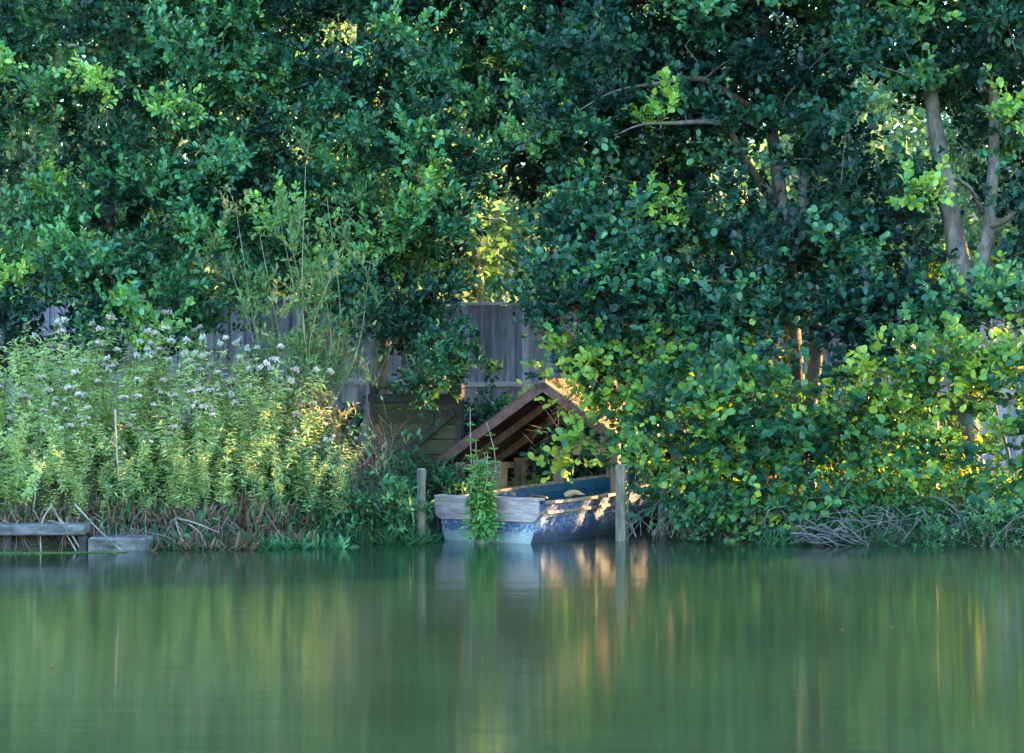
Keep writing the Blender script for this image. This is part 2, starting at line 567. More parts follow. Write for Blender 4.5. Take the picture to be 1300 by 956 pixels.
def pad_leaves(lv, c, size, ntw, nlf, leaf_len, out, tint, up=.35, droop=0.0, wfrac=.78, twr=.004):
    """one bough end: twigs spread from c within an ellipsoid, leaves set alternately along each"""
    size = np.asarray(size)
    o = c + (rng.normal(size=(ntw, 3)) * .42) * size
    rad = unit((o - c) / size + out * .5 + rng.normal(size=(ntw, 3)) * .5 + np.array([0, 0, up]))
    tl = rng.uniform(.22, .48, ntw) * (leaf_len / .09)
    A = o - rad * tl[:, None] * .35
    B = o + rad * tl[:, None] * .65
    lv.twigs(A, B, twr)
    t = np.tile((np.arange(nlf) + .6) / nlf, (ntw, 1)) + rng.normal(size=(ntw, nlf)) * .03
    P = A[:, None] + (B - A)[:, None] * np.clip(t, .05, 1)[..., None]
    P[..., 2] -= droop * (t ** 2) * .12
    ax = rad[:, None, :]
    u = unit(np.cross(rad, [.05, .1, 1.0])); w = np.cross(rad, u)
    ang = rng.uniform(0, 6.28, (ntw, 1)) + np.arange(nlf)[None] * 2.4 + rng.normal(size=(ntw, nlf)) * .3
    lat = u[:, None] * np.cos(ang)[..., None] + w[:, None] * np.sin(ang)[..., None]
    D = unit(lat * .85 + ax * (.35 + .7 * t[..., None]) + rng.normal(size=lat.shape) * .18 + np.array([0, 0, up * .6 - droop * .6]))
    Nn = unit(np.array([0, 0, .75]) + out * .55 + rng.normal(size=lat.shape) * .42)
    n = ntw * nlf
    L = leaf_len * (.45 + .85 * rng.random(n) ** .7)
    T = np.clip(tint + rng.normal(size=n) * .16, 0, 1)
    lv.add(P.reshape(-1, 3), D.reshape(-1, 3), Nn.reshape(-1, 3), L, L * wfrac * rng.uniform(.85, 1.1, n), T)


def tree(name, label, cat, trunks, pads, mat, leaf_len, group=None, nlf=11, ntw=15, template=LEAF_ROUND, up=.35, droop=0.0,
         limbs=True, wfrac=.78, twigmat=None, limb_r=.022, barkmat=None, tintbase=.45, twr=.004, size=(.42, .40, .26), lift=None):
    base = trunks[0][0][0]
    root = thing(name, label, cat, group, base)
    allp, allr = [], []
    g = Geo()
    for ti, (ctrl, r0, r1) in enumerate(trunks):
        pts = curve_pts(ctrl, 26)
        k = len(pts)
        tt = np.linspace(0, 1, k)
        rr = r0 + (r1 - r0) * tt
        if ti == 0:
            rr = rr * (1 + .5 * np.exp(-tt * 14))
        g.tube(pts, rr, 11, wob=.10)
        allp.append(pts); allr.append(rr)
    TP = np.concatenate(allp); TR = np.concatenate(allr)
    if limbs and len(pads):
        AP, AR = TP.copy(), TR.copy()
        order = sorted(range(len(pads)), key=lambda i_: float(np.min(np.linalg.norm(TP - pads[i_][0], axis=1))))
        for i_ in order:
            c = pads[i_][0]
            cost = np.linalg.norm(AP - c, axis=1) + np.maximum(0, AP[:, 2] - c[2] + .10) * .9
            i = int(np.argmin(cost))
            a = AP[i]
            ln_ = np.linalg.norm(c - a)
            AP = np.vstack([AP, c]); AR = np.append(AR, max(.006, AR[i] * .55))
            mid1 = a + (c - a) * .35 + np.array([rng.normal() * .09, rng.normal() * .09, .06 * ln_ + rng.normal() * .05]) * min(1, ln_)
            mid2 = a + (c - a) * .7 + np.array([rng.normal() * .10, rng.normal() * .10, .05 * ln_ + rng.normal() * .06]) * min(1, ln_)
            r0 = min(AR[i] * .6, limb_r * (.35 + .35 * ln_))
            g.tube(curve_pts([a, mid1, mid2, c], 9), np.linspace(r0, max(.004, r0 * .45), 9), 5, cap=False)
    place(g, 'trunk' if trunks[0][1] > .06 else 'stems', barkmat or M['bark'], root, smooth=True)
    lv = Leaves(template)
    for c, s, tn, out in pads:
        pad_leaves(lv, c, np.asarray(size) * s, int(ntw * (.7 + .6 * s * s)), nlf, leaf_len, out, tn, up, droop, wfrac, twr)
    place(lv.mesh('crown', True, lift), 'crown', [mat, twigmat or M['twig']], root)
    return root, lv.count()


def pads_in(poly, Y0, Y1, spacing, s=(.8, 1.35), tint=.45, holes=(), maxn=600, front=True, tries=12000, tvar=.26, bulge=None):
    """bough ends spread through the slab of space between Y0 and Y1 that the outline encloses"""
    xs = [p[0] for p in poly]; ys = [p[1] for p in poly]
    got = []
    pts = np.zeros((0, 3))
    for _ in range(tries):
        p = (rng.uniform(min(xs), max(xs)), rng.uniform(min(ys), max(ys)))
        if not inside(poly, p):
            continue
        if any(((p[0] - h[0]) / h[2]) ** 2 + ((p[1] - h[1]) / h[3]) ** 2 < 1 for h in holes):
            continue
        f = rng.random()
        Y = Y0 + (Y1 - Y0) * f
        if bulge is not None:
            Y += bulge(p[0], p[1])
        c = at(p[0], p[1], Y)
        if len(pts) and np.min(np.linalg.norm((pts - c) * [1, .8, 1.3], axis=1)) < spacing:
            continue
        pts = np.vstack([pts, c])
        sc = rng.uniform(*s)
        out = unit(np.array([rng.normal() * .5, -1.0, .35 + rng.normal() * .35]))
        got.append((c, sc, float(np.clip(tint + rng.normal() * tvar - .34 * f, 0.02, .98)), out))  # tint falls with depth: shade inside the crown painted in
        if len(got) >= maxn:
            break
    return got


total = 0
GAP = [(636, 318, 62, 58), (598, 345, 34, 30)]
LIGHT = [(445, 62, 30, 42)]
trees_left = 'trees whose crowns fill the upper part of the view'

# left tree, in front of the fence, hanging behind the flower bank
pads = pads_in([(-120, -260), (330, -260), (345, 60), (320, 250), (330, 390), (250, 430), (180, 455), (60, 470), (-120, 470)], 26.6, 29.6, .40, tint=.50, maxn=330,
               holes=[(25, 185, 40, 45), (140, 262, 38, 22), (310, 150, 30, 30), (250, 330, 40, 25)])
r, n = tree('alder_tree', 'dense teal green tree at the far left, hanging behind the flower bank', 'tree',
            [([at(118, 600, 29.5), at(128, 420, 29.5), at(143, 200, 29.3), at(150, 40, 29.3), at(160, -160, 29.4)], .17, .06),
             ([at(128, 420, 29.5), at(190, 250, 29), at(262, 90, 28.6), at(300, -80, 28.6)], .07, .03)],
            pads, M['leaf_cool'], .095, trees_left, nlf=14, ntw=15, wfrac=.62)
total += n
# centre tree
pads = pads_in([(300, -260), (760, -260), (770, 80), (740, 190), (690, 250), (590, 262), (575, 330), (560, 385), (610, 420), (600, 470), (530, 515), (490, 450), (440, 405), (330, 330), (300, 250)],
               26.8, 30.2, .40, tint=.42, maxn=330, holes=GAP + LIGHT + [(395, 200, 30, 14), (470, 330, 26, 20)])
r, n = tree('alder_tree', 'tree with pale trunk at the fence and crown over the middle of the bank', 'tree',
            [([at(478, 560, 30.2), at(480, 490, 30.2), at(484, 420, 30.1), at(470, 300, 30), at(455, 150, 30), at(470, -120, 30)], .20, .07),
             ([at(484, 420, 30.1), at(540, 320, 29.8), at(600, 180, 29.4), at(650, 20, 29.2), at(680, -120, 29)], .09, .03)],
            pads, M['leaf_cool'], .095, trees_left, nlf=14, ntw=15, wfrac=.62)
total += n
# right-centre alder with two stems
pads = pads_in([(700, -260), (1070, -260), (1075, 100), (1060, 420), (960, 460), (1000, 450), (930, 420), (870, 400), (830, 420), (800, 470), (760, 460), (690, 470), (685, 330), (730, 250), (690, 200), (700, 60)],
               25.8, 29.8, .41, tint=.36, maxn=360, holes=[(730, 330, 26, 30), (985, 215, 46, 60), (880, 340, 44, 34), (830, 20, 40, 30), (875, 447, 40, 30), (1015, 410, 36, 70)])
pads += pads_in([(690, 330), (1000, 380), (1000, 450), (880, 450), (810, 490), (730, 475), (690, 410)], 25.75, 26.4, .42, tint=.34, maxn=60, holes=[(870, 455, 36, 22), (1018, 410, 30, 60)])
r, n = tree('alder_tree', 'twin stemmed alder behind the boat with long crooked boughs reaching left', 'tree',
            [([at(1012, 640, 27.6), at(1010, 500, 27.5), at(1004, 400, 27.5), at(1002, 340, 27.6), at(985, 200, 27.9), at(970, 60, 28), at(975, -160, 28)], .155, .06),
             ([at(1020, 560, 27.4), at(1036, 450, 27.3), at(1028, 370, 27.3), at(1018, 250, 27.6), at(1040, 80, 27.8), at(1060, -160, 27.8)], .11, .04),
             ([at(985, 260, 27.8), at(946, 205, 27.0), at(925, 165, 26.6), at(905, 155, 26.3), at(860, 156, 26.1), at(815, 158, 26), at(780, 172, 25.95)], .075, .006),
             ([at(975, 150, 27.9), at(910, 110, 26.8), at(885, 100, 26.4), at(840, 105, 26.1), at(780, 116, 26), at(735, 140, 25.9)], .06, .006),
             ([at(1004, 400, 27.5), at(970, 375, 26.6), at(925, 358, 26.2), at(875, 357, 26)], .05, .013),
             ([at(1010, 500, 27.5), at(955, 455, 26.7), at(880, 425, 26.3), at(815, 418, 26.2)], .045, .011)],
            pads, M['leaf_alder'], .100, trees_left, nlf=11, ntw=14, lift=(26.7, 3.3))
total += n
# right alder
pads = pads_in([(1050, -260), (1420, -260), (1420, 470), (1300, 440), (1180, 430), (1090, 440), (1050, 350), (1080, 200)],
               25.9, 29.6, .42, tint=.38, maxn=300, holes=[(1215, 270, 42, 110), (1262, 300, 34, 60), (1120, 160, 44, 70), (1165, 395, 44, 30), (1190, 190, 30, 60), (1290, 425, 26, 26), (1225, 400, 24, 40)])
pads += pads_in([(1050, 370), (1190, 380), (1190, 450), (1070, 455)], 25.7, 26.3, .42, tint=.36, maxn=22)
pads += pads_in([(1245, 370), (1330, 370), (1330, 410), (1245, 410)], 25.6, 26.2, .42, tint=.4, maxn=10)
r, n = tree('alder_tree', 'thick forked alder with pale bark at the far right', 'tree',
            [([at(1222, 690, 26.9), at(1224, 560, 26.8), at(1228, 440, 26.8), at(1224, 370, 26.8), at(1212, 300, 26.8), at(1200, 235, 26.9), at(1186, 150, 27.1), at(1170, 20, 27.3), at(1165, -160, 27.4)], .215, .07),
             ([at(1230, 380, 26.8), at(1246, 335, 26.7), at(1256, 280, 26.8), at(1262, 170, 27), at(1258, 40, 27.2), at(1270, -120, 27.2)], .11, .05),
             ([at(1253, 288, 26.8), at(1285, 274, 26.4), at(1330, 230, 26.2)], .06, .02),
             ([at(1247, 270, 26.8), at(1232, 240, 26.4), at(1214, 226, 26.2)], .035, .012)],
            pads, M['leaf_alder'], .104, trees_left, nlf=11, ntw=14, lift=(26.5, 3.4))
total += n
print('leaves', total)

# low alder growth leaning over the water on the right
def shrub(label, poly, Y0, Y1, stems, spacing=.38, tint=.5, size=.106, maxn=120, **kw):
    global total
    pads = pads_in(poly, Y0, Y1, spacing, s=(.75, 1.2), tint=tint, maxn=maxn, holes=kw.pop('holes', ()))
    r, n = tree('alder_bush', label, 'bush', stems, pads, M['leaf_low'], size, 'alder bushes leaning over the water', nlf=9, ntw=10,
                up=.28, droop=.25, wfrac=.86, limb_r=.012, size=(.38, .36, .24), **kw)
    total += n


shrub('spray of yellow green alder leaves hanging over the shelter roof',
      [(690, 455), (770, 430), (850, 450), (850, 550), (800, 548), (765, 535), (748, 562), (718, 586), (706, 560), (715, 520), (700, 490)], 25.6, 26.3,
      [([at(965, 640, 26.6), at(930, 540, 26.4), at(850, 470, 26.1), at(790, 450, 25.9), at(735, 480, 25.8)], .035, .008)], spacing=.33, tint=.74, maxn=40)  # raised tint paints sunlit yellow into this spray
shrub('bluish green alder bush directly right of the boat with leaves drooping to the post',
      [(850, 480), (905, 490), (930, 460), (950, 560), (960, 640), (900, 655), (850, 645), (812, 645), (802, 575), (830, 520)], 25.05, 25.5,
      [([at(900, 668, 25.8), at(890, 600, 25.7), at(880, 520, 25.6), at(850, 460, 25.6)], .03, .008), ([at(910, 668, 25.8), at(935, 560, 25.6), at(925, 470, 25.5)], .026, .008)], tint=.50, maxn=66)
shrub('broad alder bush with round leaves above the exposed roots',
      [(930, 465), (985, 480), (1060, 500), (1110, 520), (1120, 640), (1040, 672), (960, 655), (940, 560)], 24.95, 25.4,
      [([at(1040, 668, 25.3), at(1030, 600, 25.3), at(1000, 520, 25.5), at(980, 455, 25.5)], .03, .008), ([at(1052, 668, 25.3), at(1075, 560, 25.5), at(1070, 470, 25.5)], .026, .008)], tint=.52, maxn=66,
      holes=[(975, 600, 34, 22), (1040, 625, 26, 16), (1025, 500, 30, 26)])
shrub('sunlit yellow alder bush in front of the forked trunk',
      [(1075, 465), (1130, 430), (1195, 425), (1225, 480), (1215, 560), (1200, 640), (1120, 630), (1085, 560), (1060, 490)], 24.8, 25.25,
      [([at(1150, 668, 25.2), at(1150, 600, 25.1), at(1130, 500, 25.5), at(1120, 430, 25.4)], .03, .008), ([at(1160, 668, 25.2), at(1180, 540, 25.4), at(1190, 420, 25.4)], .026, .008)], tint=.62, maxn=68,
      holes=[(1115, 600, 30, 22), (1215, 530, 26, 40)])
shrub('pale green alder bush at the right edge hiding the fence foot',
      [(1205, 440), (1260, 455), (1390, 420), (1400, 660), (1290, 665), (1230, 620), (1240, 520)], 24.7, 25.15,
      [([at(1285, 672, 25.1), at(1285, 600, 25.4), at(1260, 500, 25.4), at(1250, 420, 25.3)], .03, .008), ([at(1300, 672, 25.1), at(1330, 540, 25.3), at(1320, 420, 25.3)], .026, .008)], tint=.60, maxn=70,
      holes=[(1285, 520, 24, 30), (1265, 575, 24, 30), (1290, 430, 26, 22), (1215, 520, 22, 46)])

# young willow in front of the fence at the edge of the flower bank
wp = []
wst = []
for (px, py) in ((352, 262), (388, 205), (330, 300), (440, 300), (415, 250), (300, 268), (470, 330), (372, 320), (286, 320), (405, 330)):
    b = at(372 + (px - 372) * .35 + rng.normal() * 18, 560, 26.3 + rng.normal() * .3)
    tip = at(px, py, 25.9 + rng.normal() * .25)
    m1 = b + (tip - b) * .45 + np.array([rng.normal() * .16, rng.normal() * .1, .05])
    ctrl = [b, m1, tip]
    wst.append((ctrl, .014, .003))
    pts = curve_pts(ctrl, 12)
    for q in np.linspace(.38, 1, 6):
        p = pts[int(q * (len(pts) - 1))]
        c = p + np.array([rng.normal() * .16, rng.normal() * .12, rng.normal() * .08])
        wp.append((c, rng.uniform(.7, 1.1), float(np.clip(.55 + rng.normal() * .2, 0, 1)), unit(np.array([rng.normal() * .7, -.6, .6]))))
r, n = tree('willow_sapling', 'slender olive leaved willow sapling rising above the flower bank before the fence', 'tree', wst, wp, M['leaf_willow'], .095,
            nlf=9, ntw=6, template=LEAF_LANCE, wfrac=.42, limbs=False, twigmat=M['twig_pale'], barkmat=M['twig_pale'], size=(.22, .2, .2), up=.6, twr=.003)
total += n

# trees beyond the fence: they catch the low sun
far = [(px_, 'far', max(36.2, 42 + .95 * (px_ - CX) * 42 / FPX)) for px_ in (-150, 70, 280, 460, 600, 840, 1040, 1270, 1500)]
far_labels = ['sunlit tree beyond the fence, farthest left and out past the flower bank', 'sunlit tree beyond the fence behind the far left tree', 'yellow green tree beyond the fence behind the flower bank',
              'pale sunlit tree beyond the fence above the willow sapling', 'bright yellow green tree shining through the gap above the fence post', 'sunlit tree beyond the fence behind the twin stemmed alder',
              'sunlit tree beyond the fence between the two alders', 'pale sunlit tree beyond the fence behind the forked alder', 'sunlit tree beyond the fence, farthest right']
for i, (px, _, Y) in enumerate(far):
    c0 = at(px, 488, Y)
    gz = g1(c0[0], Y)
    pads = []
    for k in range(150):
        a = rng.uniform(0, 2 * PI); rr = 2.9 * math.sqrt(rng.random())
        z = rng.uniform(.3, 9.5)
        env = 1.0 if z < 6 else max(.25, 1 - (z - 6) / 5)
        c = np.array([c0[0] + math.cos(a) * rr * env, Y + math.sin(a) * rr * env * .8, gz + z])
        o = unit(np.array([math.cos(a), math.sin(a), .4]))
        pads.append((c, rng.uniform(.9, 1.5), float(np.clip(.5 + rng.normal() * .25, 0, 1)), o))
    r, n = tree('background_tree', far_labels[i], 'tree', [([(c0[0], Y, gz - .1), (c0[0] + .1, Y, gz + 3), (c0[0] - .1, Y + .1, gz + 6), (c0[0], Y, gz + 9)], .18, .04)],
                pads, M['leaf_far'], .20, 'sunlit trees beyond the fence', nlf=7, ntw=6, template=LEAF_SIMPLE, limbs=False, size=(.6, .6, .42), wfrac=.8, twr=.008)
    total += n

# a deep wood closing the view behind them: nobody could count it
def far_wood():
    lv = Leaves(LEAF_SIMPLE)
    n = 110000
    x = rng.uniform(-34, 34, n); y = rng.uniform(58, 65, n) + 2.0 * np.sin(x * .6)
    top = 17 + 2.0 * np.sin(x * .9) + 1.3 * np.sin(x * 2.3)
    z = rng.random(n) * top
    P = np.stack([x, y, z + .4], 1)
    D = unit(rng.normal(size=(n, 3))); Nn = unit(rng.normal(size=(n, 3)) + [0, -1, .4])
    L = rng.uniform(.22, .48, n)
    lv.add(P, D, Nn, L, L * .8, np.clip(.30 + rng.normal(size=n) * .2, 0, 1))
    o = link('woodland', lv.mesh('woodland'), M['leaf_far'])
    tag(o, 'deep wood of pale green trees far beyond the fence', 'woodland', kind='stuff')


far_wood()

# unseen alders added off right to shade the upper crowns from the low sun
for i, (x, y, zlo, lab) in enumerate(((15.5, 29.3, 4.6, 'tall unseen shade alder along the bank, first beyond the forked one'), (15.2, 32.4, 4.7, 'tall unseen shade alder near the fence beyond the forked one'), (15.8, 35.6, 4.9, 'tall unseen shade alder past the fence line beyond the forked one'), (15.5, 38.8, 5.2, 'tall unseen shade alder far past the fence line, farthest beyond the forked one'))):
    gz = g1(x, y)
    pads = []
    for k in range(190):
        a = rng.uniform(0, 2 * PI); rr = 2.7 * math.sqrt(rng.random())
        z = rng.uniform(zlo, 10.5)
        c = np.array([x + math.cos(a) * rr, y + math.sin(a) * rr, gz + z])
        pads.append((c, rng.uniform(.9, 1.5), .4, unit(np.array([math.cos(a), math.sin(a), .4]))))
    r, n = tree('alder_tree', lab, 'tree', [([(x, y, gz - .1), (x + .15, y, gz + 3), (x - .1, y + .1, gz + 7), (x, y, gz + 10)], .2, .05)],
                pads, M['leaf_alder'], .17, trees_left, nlf=9, ntw=11, template=LEAF_SIMPLE, limbs=False, size=(.6, .6, .45))
    total += n
print('leaves incl. shrubs and far', total)

# ------------------------------------------------------------------ fence
FY = 32.0
fence = thing('board_fence', 'weathered grey lilac board fence with pale rails running along the back', 'fence', None, (0, FY, .6))
step = 1.83
xs0 = at(667, 488, FY)[0]
k0 = -6
for k in range(k0, 5):
    x0 = xs0 + k * step
    drop = -.035 * (k + 1)
    ztop = 3.29 + drop
    zmid = 2.0 + drop
    g = Geo()
    nb = 14
    w = (step - .10) / nb
    for j in range(nb):
        xa = x0 + .05 + w * (j + .5)
        jt = rng.normal() * .012
        g.box((xa, FY + .012 * (j % 2) + rng.normal() * .002, (ztop + zmid) / 2 + jt * .4), (1, 0, 0), (0, 1, 0), (0, 0, 1), w * .53, .009, (ztop - zmid) / 2 - .005)
    place(g, 'upper_panel', M['fence'], fence)
    g = Geo()
    zb = g1(x0 + .9, FY) - .05
    for j in range(nb):
        xa = x0 + .05 + w * (j + .5)
        g.box((xa, FY + .03 + .012 * (j % 2) + rng.normal() * .002, (zmid + zb) / 2), (1, 0, 0), (0, 1, 0), (0, 0, 1), w * .53, .009, (zmid - zb) / 2 - .012)
    place(g, 'lower_panel', M['fence'], fence)
    g = Geo()
    g.box((x0 + step / 2, FY - .012, ztop + .02), (1, 0, 0), (0, 1, 0), (0, 0, 1), step / 2 - .052, .045, .026)
    place(g, 'capping_rail', M['fence_rail'], fence, bevel=.004)
    g = Geo()
    g.box((x0 + step / 2, FY - .02, zmid), (1, 0, 0), (0, 1, 0), (0, 0, 1), step / 2 - .052, .04, .04)
    place(g, 'gravel_rail', M['fence_rail'], fence, bevel=.004)
    g = Geo()
    g.box((x0, FY - .02, (ztop + .10 + zb - .1) / 2), (1, 0, 0), (0, 1, 0), (0, 0, 1), .048, .05, (ztop + .10 - zb + .1) / 2)
    place(g, 'post', M['fence_rail'], fence, bevel=.005)

# ------------------------------------------------------------------ gate with a diagonal brace
ga, gb = at(470, 497, 29.2), at(586, 505, 28.3)
gdir = unit(np.array([gb[0] - ga[0], gb[1] - ga[1], 0])); gn = np.array([gdir[1], -gdir[0], 0])
gl = np.linalg.norm((gb - ga)[:2])
gz0 = .55
gtop = 1.86
gate = thing('wooden_gate', 'dark olive plank gate with one diagonal brace, left of the boat shelter', 'gate', None, (*ga[:2], gz0))
g = Geo()
nb = 6
hb = (gtop - gz0) / nb
for j in range(nb):
    g.box(np.array([*(ga[:2] + gdir[:2] * gl / 2), gz0 + hb * (j + .5)]), gdir, gn, (0, 0, 1), gl / 2, .011, hb / 2 - .007)
place(g, 'boards', M['gate'], gate)
def gpt(u, z, off=.0):
    return np.array([ga[0], ga[1], 0]) + gdir * u * gl + gn * off + np.array([0, 0, z])
g = Geo(); g.bar(gpt(.18, .72, .035), gpt(.93, 1.62, .035), gn, .13, .04); place(g, 'brace', M['gate_dark'], gate)
g = Geo(); g.bar(gpt(0, gtop - .06, .037), gpt(1, gtop - .06, .037), gn, .12, .04); place(g, 'top_rail', M['gate_dark'], gate)
for u in (0.03, .97):
    g = Geo(); g.box(gpt(u, (gtop + .15 + .3) / 2, -.03), gdir, gn, (0, 0, 1), .05, .045, (gtop + .15 - .3) / 2); place(g, 'post', M['gate_dark'], gate)
fl = g1(ga[0], ga[1])

# ------------------------------------------------------------------ boat shelter
TH = math.radians(28)
H = np.array([math.sin(TH), math.cos(TH), 0]); R = np.array([math.cos(TH), -math.sin(TH), 0]); UP = np.array([0, 0, 1.])
R0 = at(690, 486, 27.0)
HALF, RISE, LEN = 1.86, 1.22, 2.7
shelter = thing('boat_shelter', 'open boat shelter with red brown pitched roof on timber posts over the boat', 'shelter', None, (R0[0], R0[1], .1))
EL = R0 - R * HALF - UP * RISE
HR = 1.15
ER = R0 + R * HR - UP * (RISE * HR / HALF)
for side, E in ((-1, EL), (1, ER)):
    sl = unit(E - R0)
    nrm = unit(np.cross(H, sl)); nrm = nrm if nrm[2] > 0 else -nrm
    Ls = np.linalg.norm(E - R0)
    g = Geo()
    nb = 9
    for j in range(nb):
        u = (j + .5) / nb
        g.box(R0 + sl * Ls * u + H * LEN / 2 + nrm * (.0 + .004 * (j % 2)), sl, H, nrm, Ls / nb / 2 - .003, LEN / 2, .012)
    place(g, 'roof_boards', M['roof_under'], shelter)
    g = Geo()
    g.box(R0 + sl * (Ls / 2 + .02) + H * LEN / 2 + nrm * .026, sl, H, nrm, Ls / 2 + .02, LEN / 2 + .03, .008)
    place(g, 'roof_covering', M['roof_top'] if side > 0 else M['roof_under'], shelter)
    g = Geo()
    g.box(R0 + sl * Ls / 2 - H * .018 - nrm * .045, sl, H, nrm, Ls / 2 + .03, .016, .062)
    place(g, 'bargeboard', M['roof_under'], shelter, bevel=.004)
    for q in (.30, .62, .97):
        g = Geo()
        g.box(R0 + sl * Ls / 2 + H * (LEN * q) - nrm * .062, sl, H, nrm, Ls / 2 - .02, .025, .048)
        place(g, 'rafter', M['timber'], shelter)
    g = Geo()
    g.box(E - sl * .22 + H * LEN / 2 - nrm * .155, R, H, UP, .045, LEN / 2 - .04, .045)
    place(g, 'eave_beam', M['timber'], shelter)
g = Geo(); g.box(R0 + H * LEN / 2 + UP * .035, R, H, UP, .05, LEN / 2 + .04, .03); place(g, 'ridge_capping', M['timber'], shelter)


def shelter_post(px, Y, ztop, hw, mat='timber', zb=None):
    p = at(px, 560, Y)
    zb = g1(p[0], p[1]) - .3 if zb is None else zb
    g = Geo(); g.box((p[0], p[1], (zb + ztop) / 2), R, H, UP, hw, hw, (ztop - zb) / 2)
    return place(g, 'post', M[mat], shelter, bevel=.006)


zE = R0[2] - RISE + .10
shelter_post(584, 27.7, zE, .055)
shelter_post(631, 27.9, zE, .11)
shelter_post(660, 29.6, zE, .07)
shelter_post(711, 28.2, zE + .12, .075)
shelter_post(776, 28.7, zE + .12, .06)
pR = ER - R * .18 + H * .35
for q in (.3, 2.35):
    p = ER - R * .20 + H * q
    zb = g1(p[0], p[1]) - .3; zq = ER[2] + .06
    g = Geo(); g.box((p[0], p[1], (zb + zq) / 2), R, H, UP, .055, .055, (zq - zb) / 2); place(g, 'post', M['timber'], shelter, bevel=.006)
# pale gusset board on the inner posts, its sunlit tone painted in
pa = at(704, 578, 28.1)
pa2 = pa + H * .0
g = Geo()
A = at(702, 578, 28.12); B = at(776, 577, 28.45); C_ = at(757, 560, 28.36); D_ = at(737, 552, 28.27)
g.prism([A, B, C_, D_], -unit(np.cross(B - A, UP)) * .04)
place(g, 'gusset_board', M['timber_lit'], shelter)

# ------------------------------------------------------------------ the boat
T0 = at(619, 688, 25.05); T0[2] = 0
BL, BW = 4.4, .745
boat = thing('rowing_boat', 'old blue rowing boat with flaking paint moored stern out beneath the shelter', 'boat', None, (T0[0], T0[1], 0))
boat.rotation_euler = (0, 0, -math.radians(31))      # local: x across (starboard +), y ahead, z up


def sheer(t): return .50 + .03 * t + .20 * t ** 2.4
def beam(t): return BW * (1 + .16 * math.sin(PI * min(t * 1.1, 1))) * (1 - max(0, (t - .42) / .58) ** 2.3) + .012


sec = [(1.0, 1.0), (.985, .80), (.995, .79), (.965, .58), (.975, .57), (.97, .36), (.98, .35), (.955, .12), (.92, -.10), (.72, -.30), (0, -.42)]


def station(t, ins=0.0):
    b, s = beam(t) - ins, sheer(t)
    q = []
    for u, v in sec:
        flare = (1 - (1 - v) * .10)
        z = v * s if v >= 0 else v * .5
        if ins:
            z = max(z, .03)
        q.append((max(b, .004) * u * flare, z - (0 if not ins else 0)))
    return q


def loft(ins, name, mat, rev=False):
    ts = np.linspace(0, 1, 15)
    V, F = [], []
    for t in ts:
        q = station(t, ins)
        row = [(x, t * BL + (ins if t == 0 else 0) - (ins * 2 if t == 1 else 0), z) for x, z in q] + [(-x, t * BL + (ins if t == 0 else 0) - (ins * 2 if t == 1 else 0), z) for x, z in q[::-1][1:]]
        V += row
    n = len(row)
    for i in range(len(ts) - 1):
        for j in range(n - 1):
            a = i * n + j
            F.append((a, a + 1, a + n + 1, a + n) if not rev else (a, a + n, a + n + 1, a + 1))
    flat = [i for f in F for i in f]
    me = raw_mesh(name, np.array(V), flat, [4] * len(F), smooth=False)
    return link(name, me, mat, boat)


loft(0, 'hull', M['hull_side'])
loft(.022, 'inner_hull', M['boat_inside'], True)
# transom: a flat board closing the stern
q0 = station(0)
poly = [(x, -.012, z) for x, z in q0] + [(-x, -.012, z) for x, z in q0[::-1][1:]]
g = Geo(); g.prism([np.array(p) for p in poly], (0, .034, 0)); g.build('transom', M['hull'], boat)
# weathered board along the top of the transom, with rounded lower corners
def rounded(x0, x1, z0, z1, r):
    P = [(x0, z1)]
    for k in range(7):
        a = PI + k / 6 * PI / 2
        P.append((x0 + r + r * math.cos(a), z0 + r + r * math.sin(a)))
    for k in range(7):
        a = 1.5 * PI + k / 6 * PI / 2
        P.append((x1 - r + r * math.cos(a), z0 + r + r * math.sin(a)))
    P.append((x1, z1))
    return P
g = Geo(); g.prism([np.array((x, -.050, z)) for x, z in rounded(-BW - .03, BW + .03, .27, .545, .11)], (0, .036, 0)); g.build('stern_board', M['board_pink'], boat, bevel=.006)
g = Geo(); g.box((0, .03, .555), (1, 0, 0), (0, 1, 0), (0, 0, 1), BW + .035, .085, .018); g.build('stern_ledge', M['board_pink'], boat, bevel=.006)
for sd in (1, -1):
    g = Geo()
    pr = [(sd * (beam(t) + .006), t * BL + .10 * (t == 0), sheer(t) + .012) for t in np.linspace(0, 1, 20)]
    for a, b in zip(pr[:-1], pr[1:]):
        g.bar(a, b, (0, 0, 1), .07, .036)
    g.build('gunwale', M['gunwale'], boat)
    for v in (.76, .45):
        g = Geo()
        pr = []
        for t in np.linspace(0.005, .97, 16):
            fl = 1 - (1 - v) * .10
            pr.append((sd * (beam(t) * np.interp(v, [.36, .58, .80, 1], [.915, .968, .99, 1.0]) * fl + .012), t * BL, v * sheer(t)))
        for a, b in zip(pr[:-1], pr[1:]):
            g.bar(a, b, (0, 0, 1), .022, .035)
        g.build('rubbing_strake', M['gunwale'], boat)
for y, nm in ((.62, 'seat'), (1.75, 'seat')):
    t = y / BL
    g = Geo(); g.box((0, y, .33), (1, 0, 0), (0, 1, 0), (0, 0, 1), beam(t) * .90, .12, .016); g.build(nm, M['boat_inside'], boat, bevel=.004)
g = Geo(); g.tube([(.72, 1.15, .50), (.72, 1.15, .62)], .012, 6)
g.tube([(.72, 1.10, .72), (.72, 1.105, .65), (.72, 1.15, .62), (.72, 1.195, .65), (.72, 1.20, .72)], .010, 6)
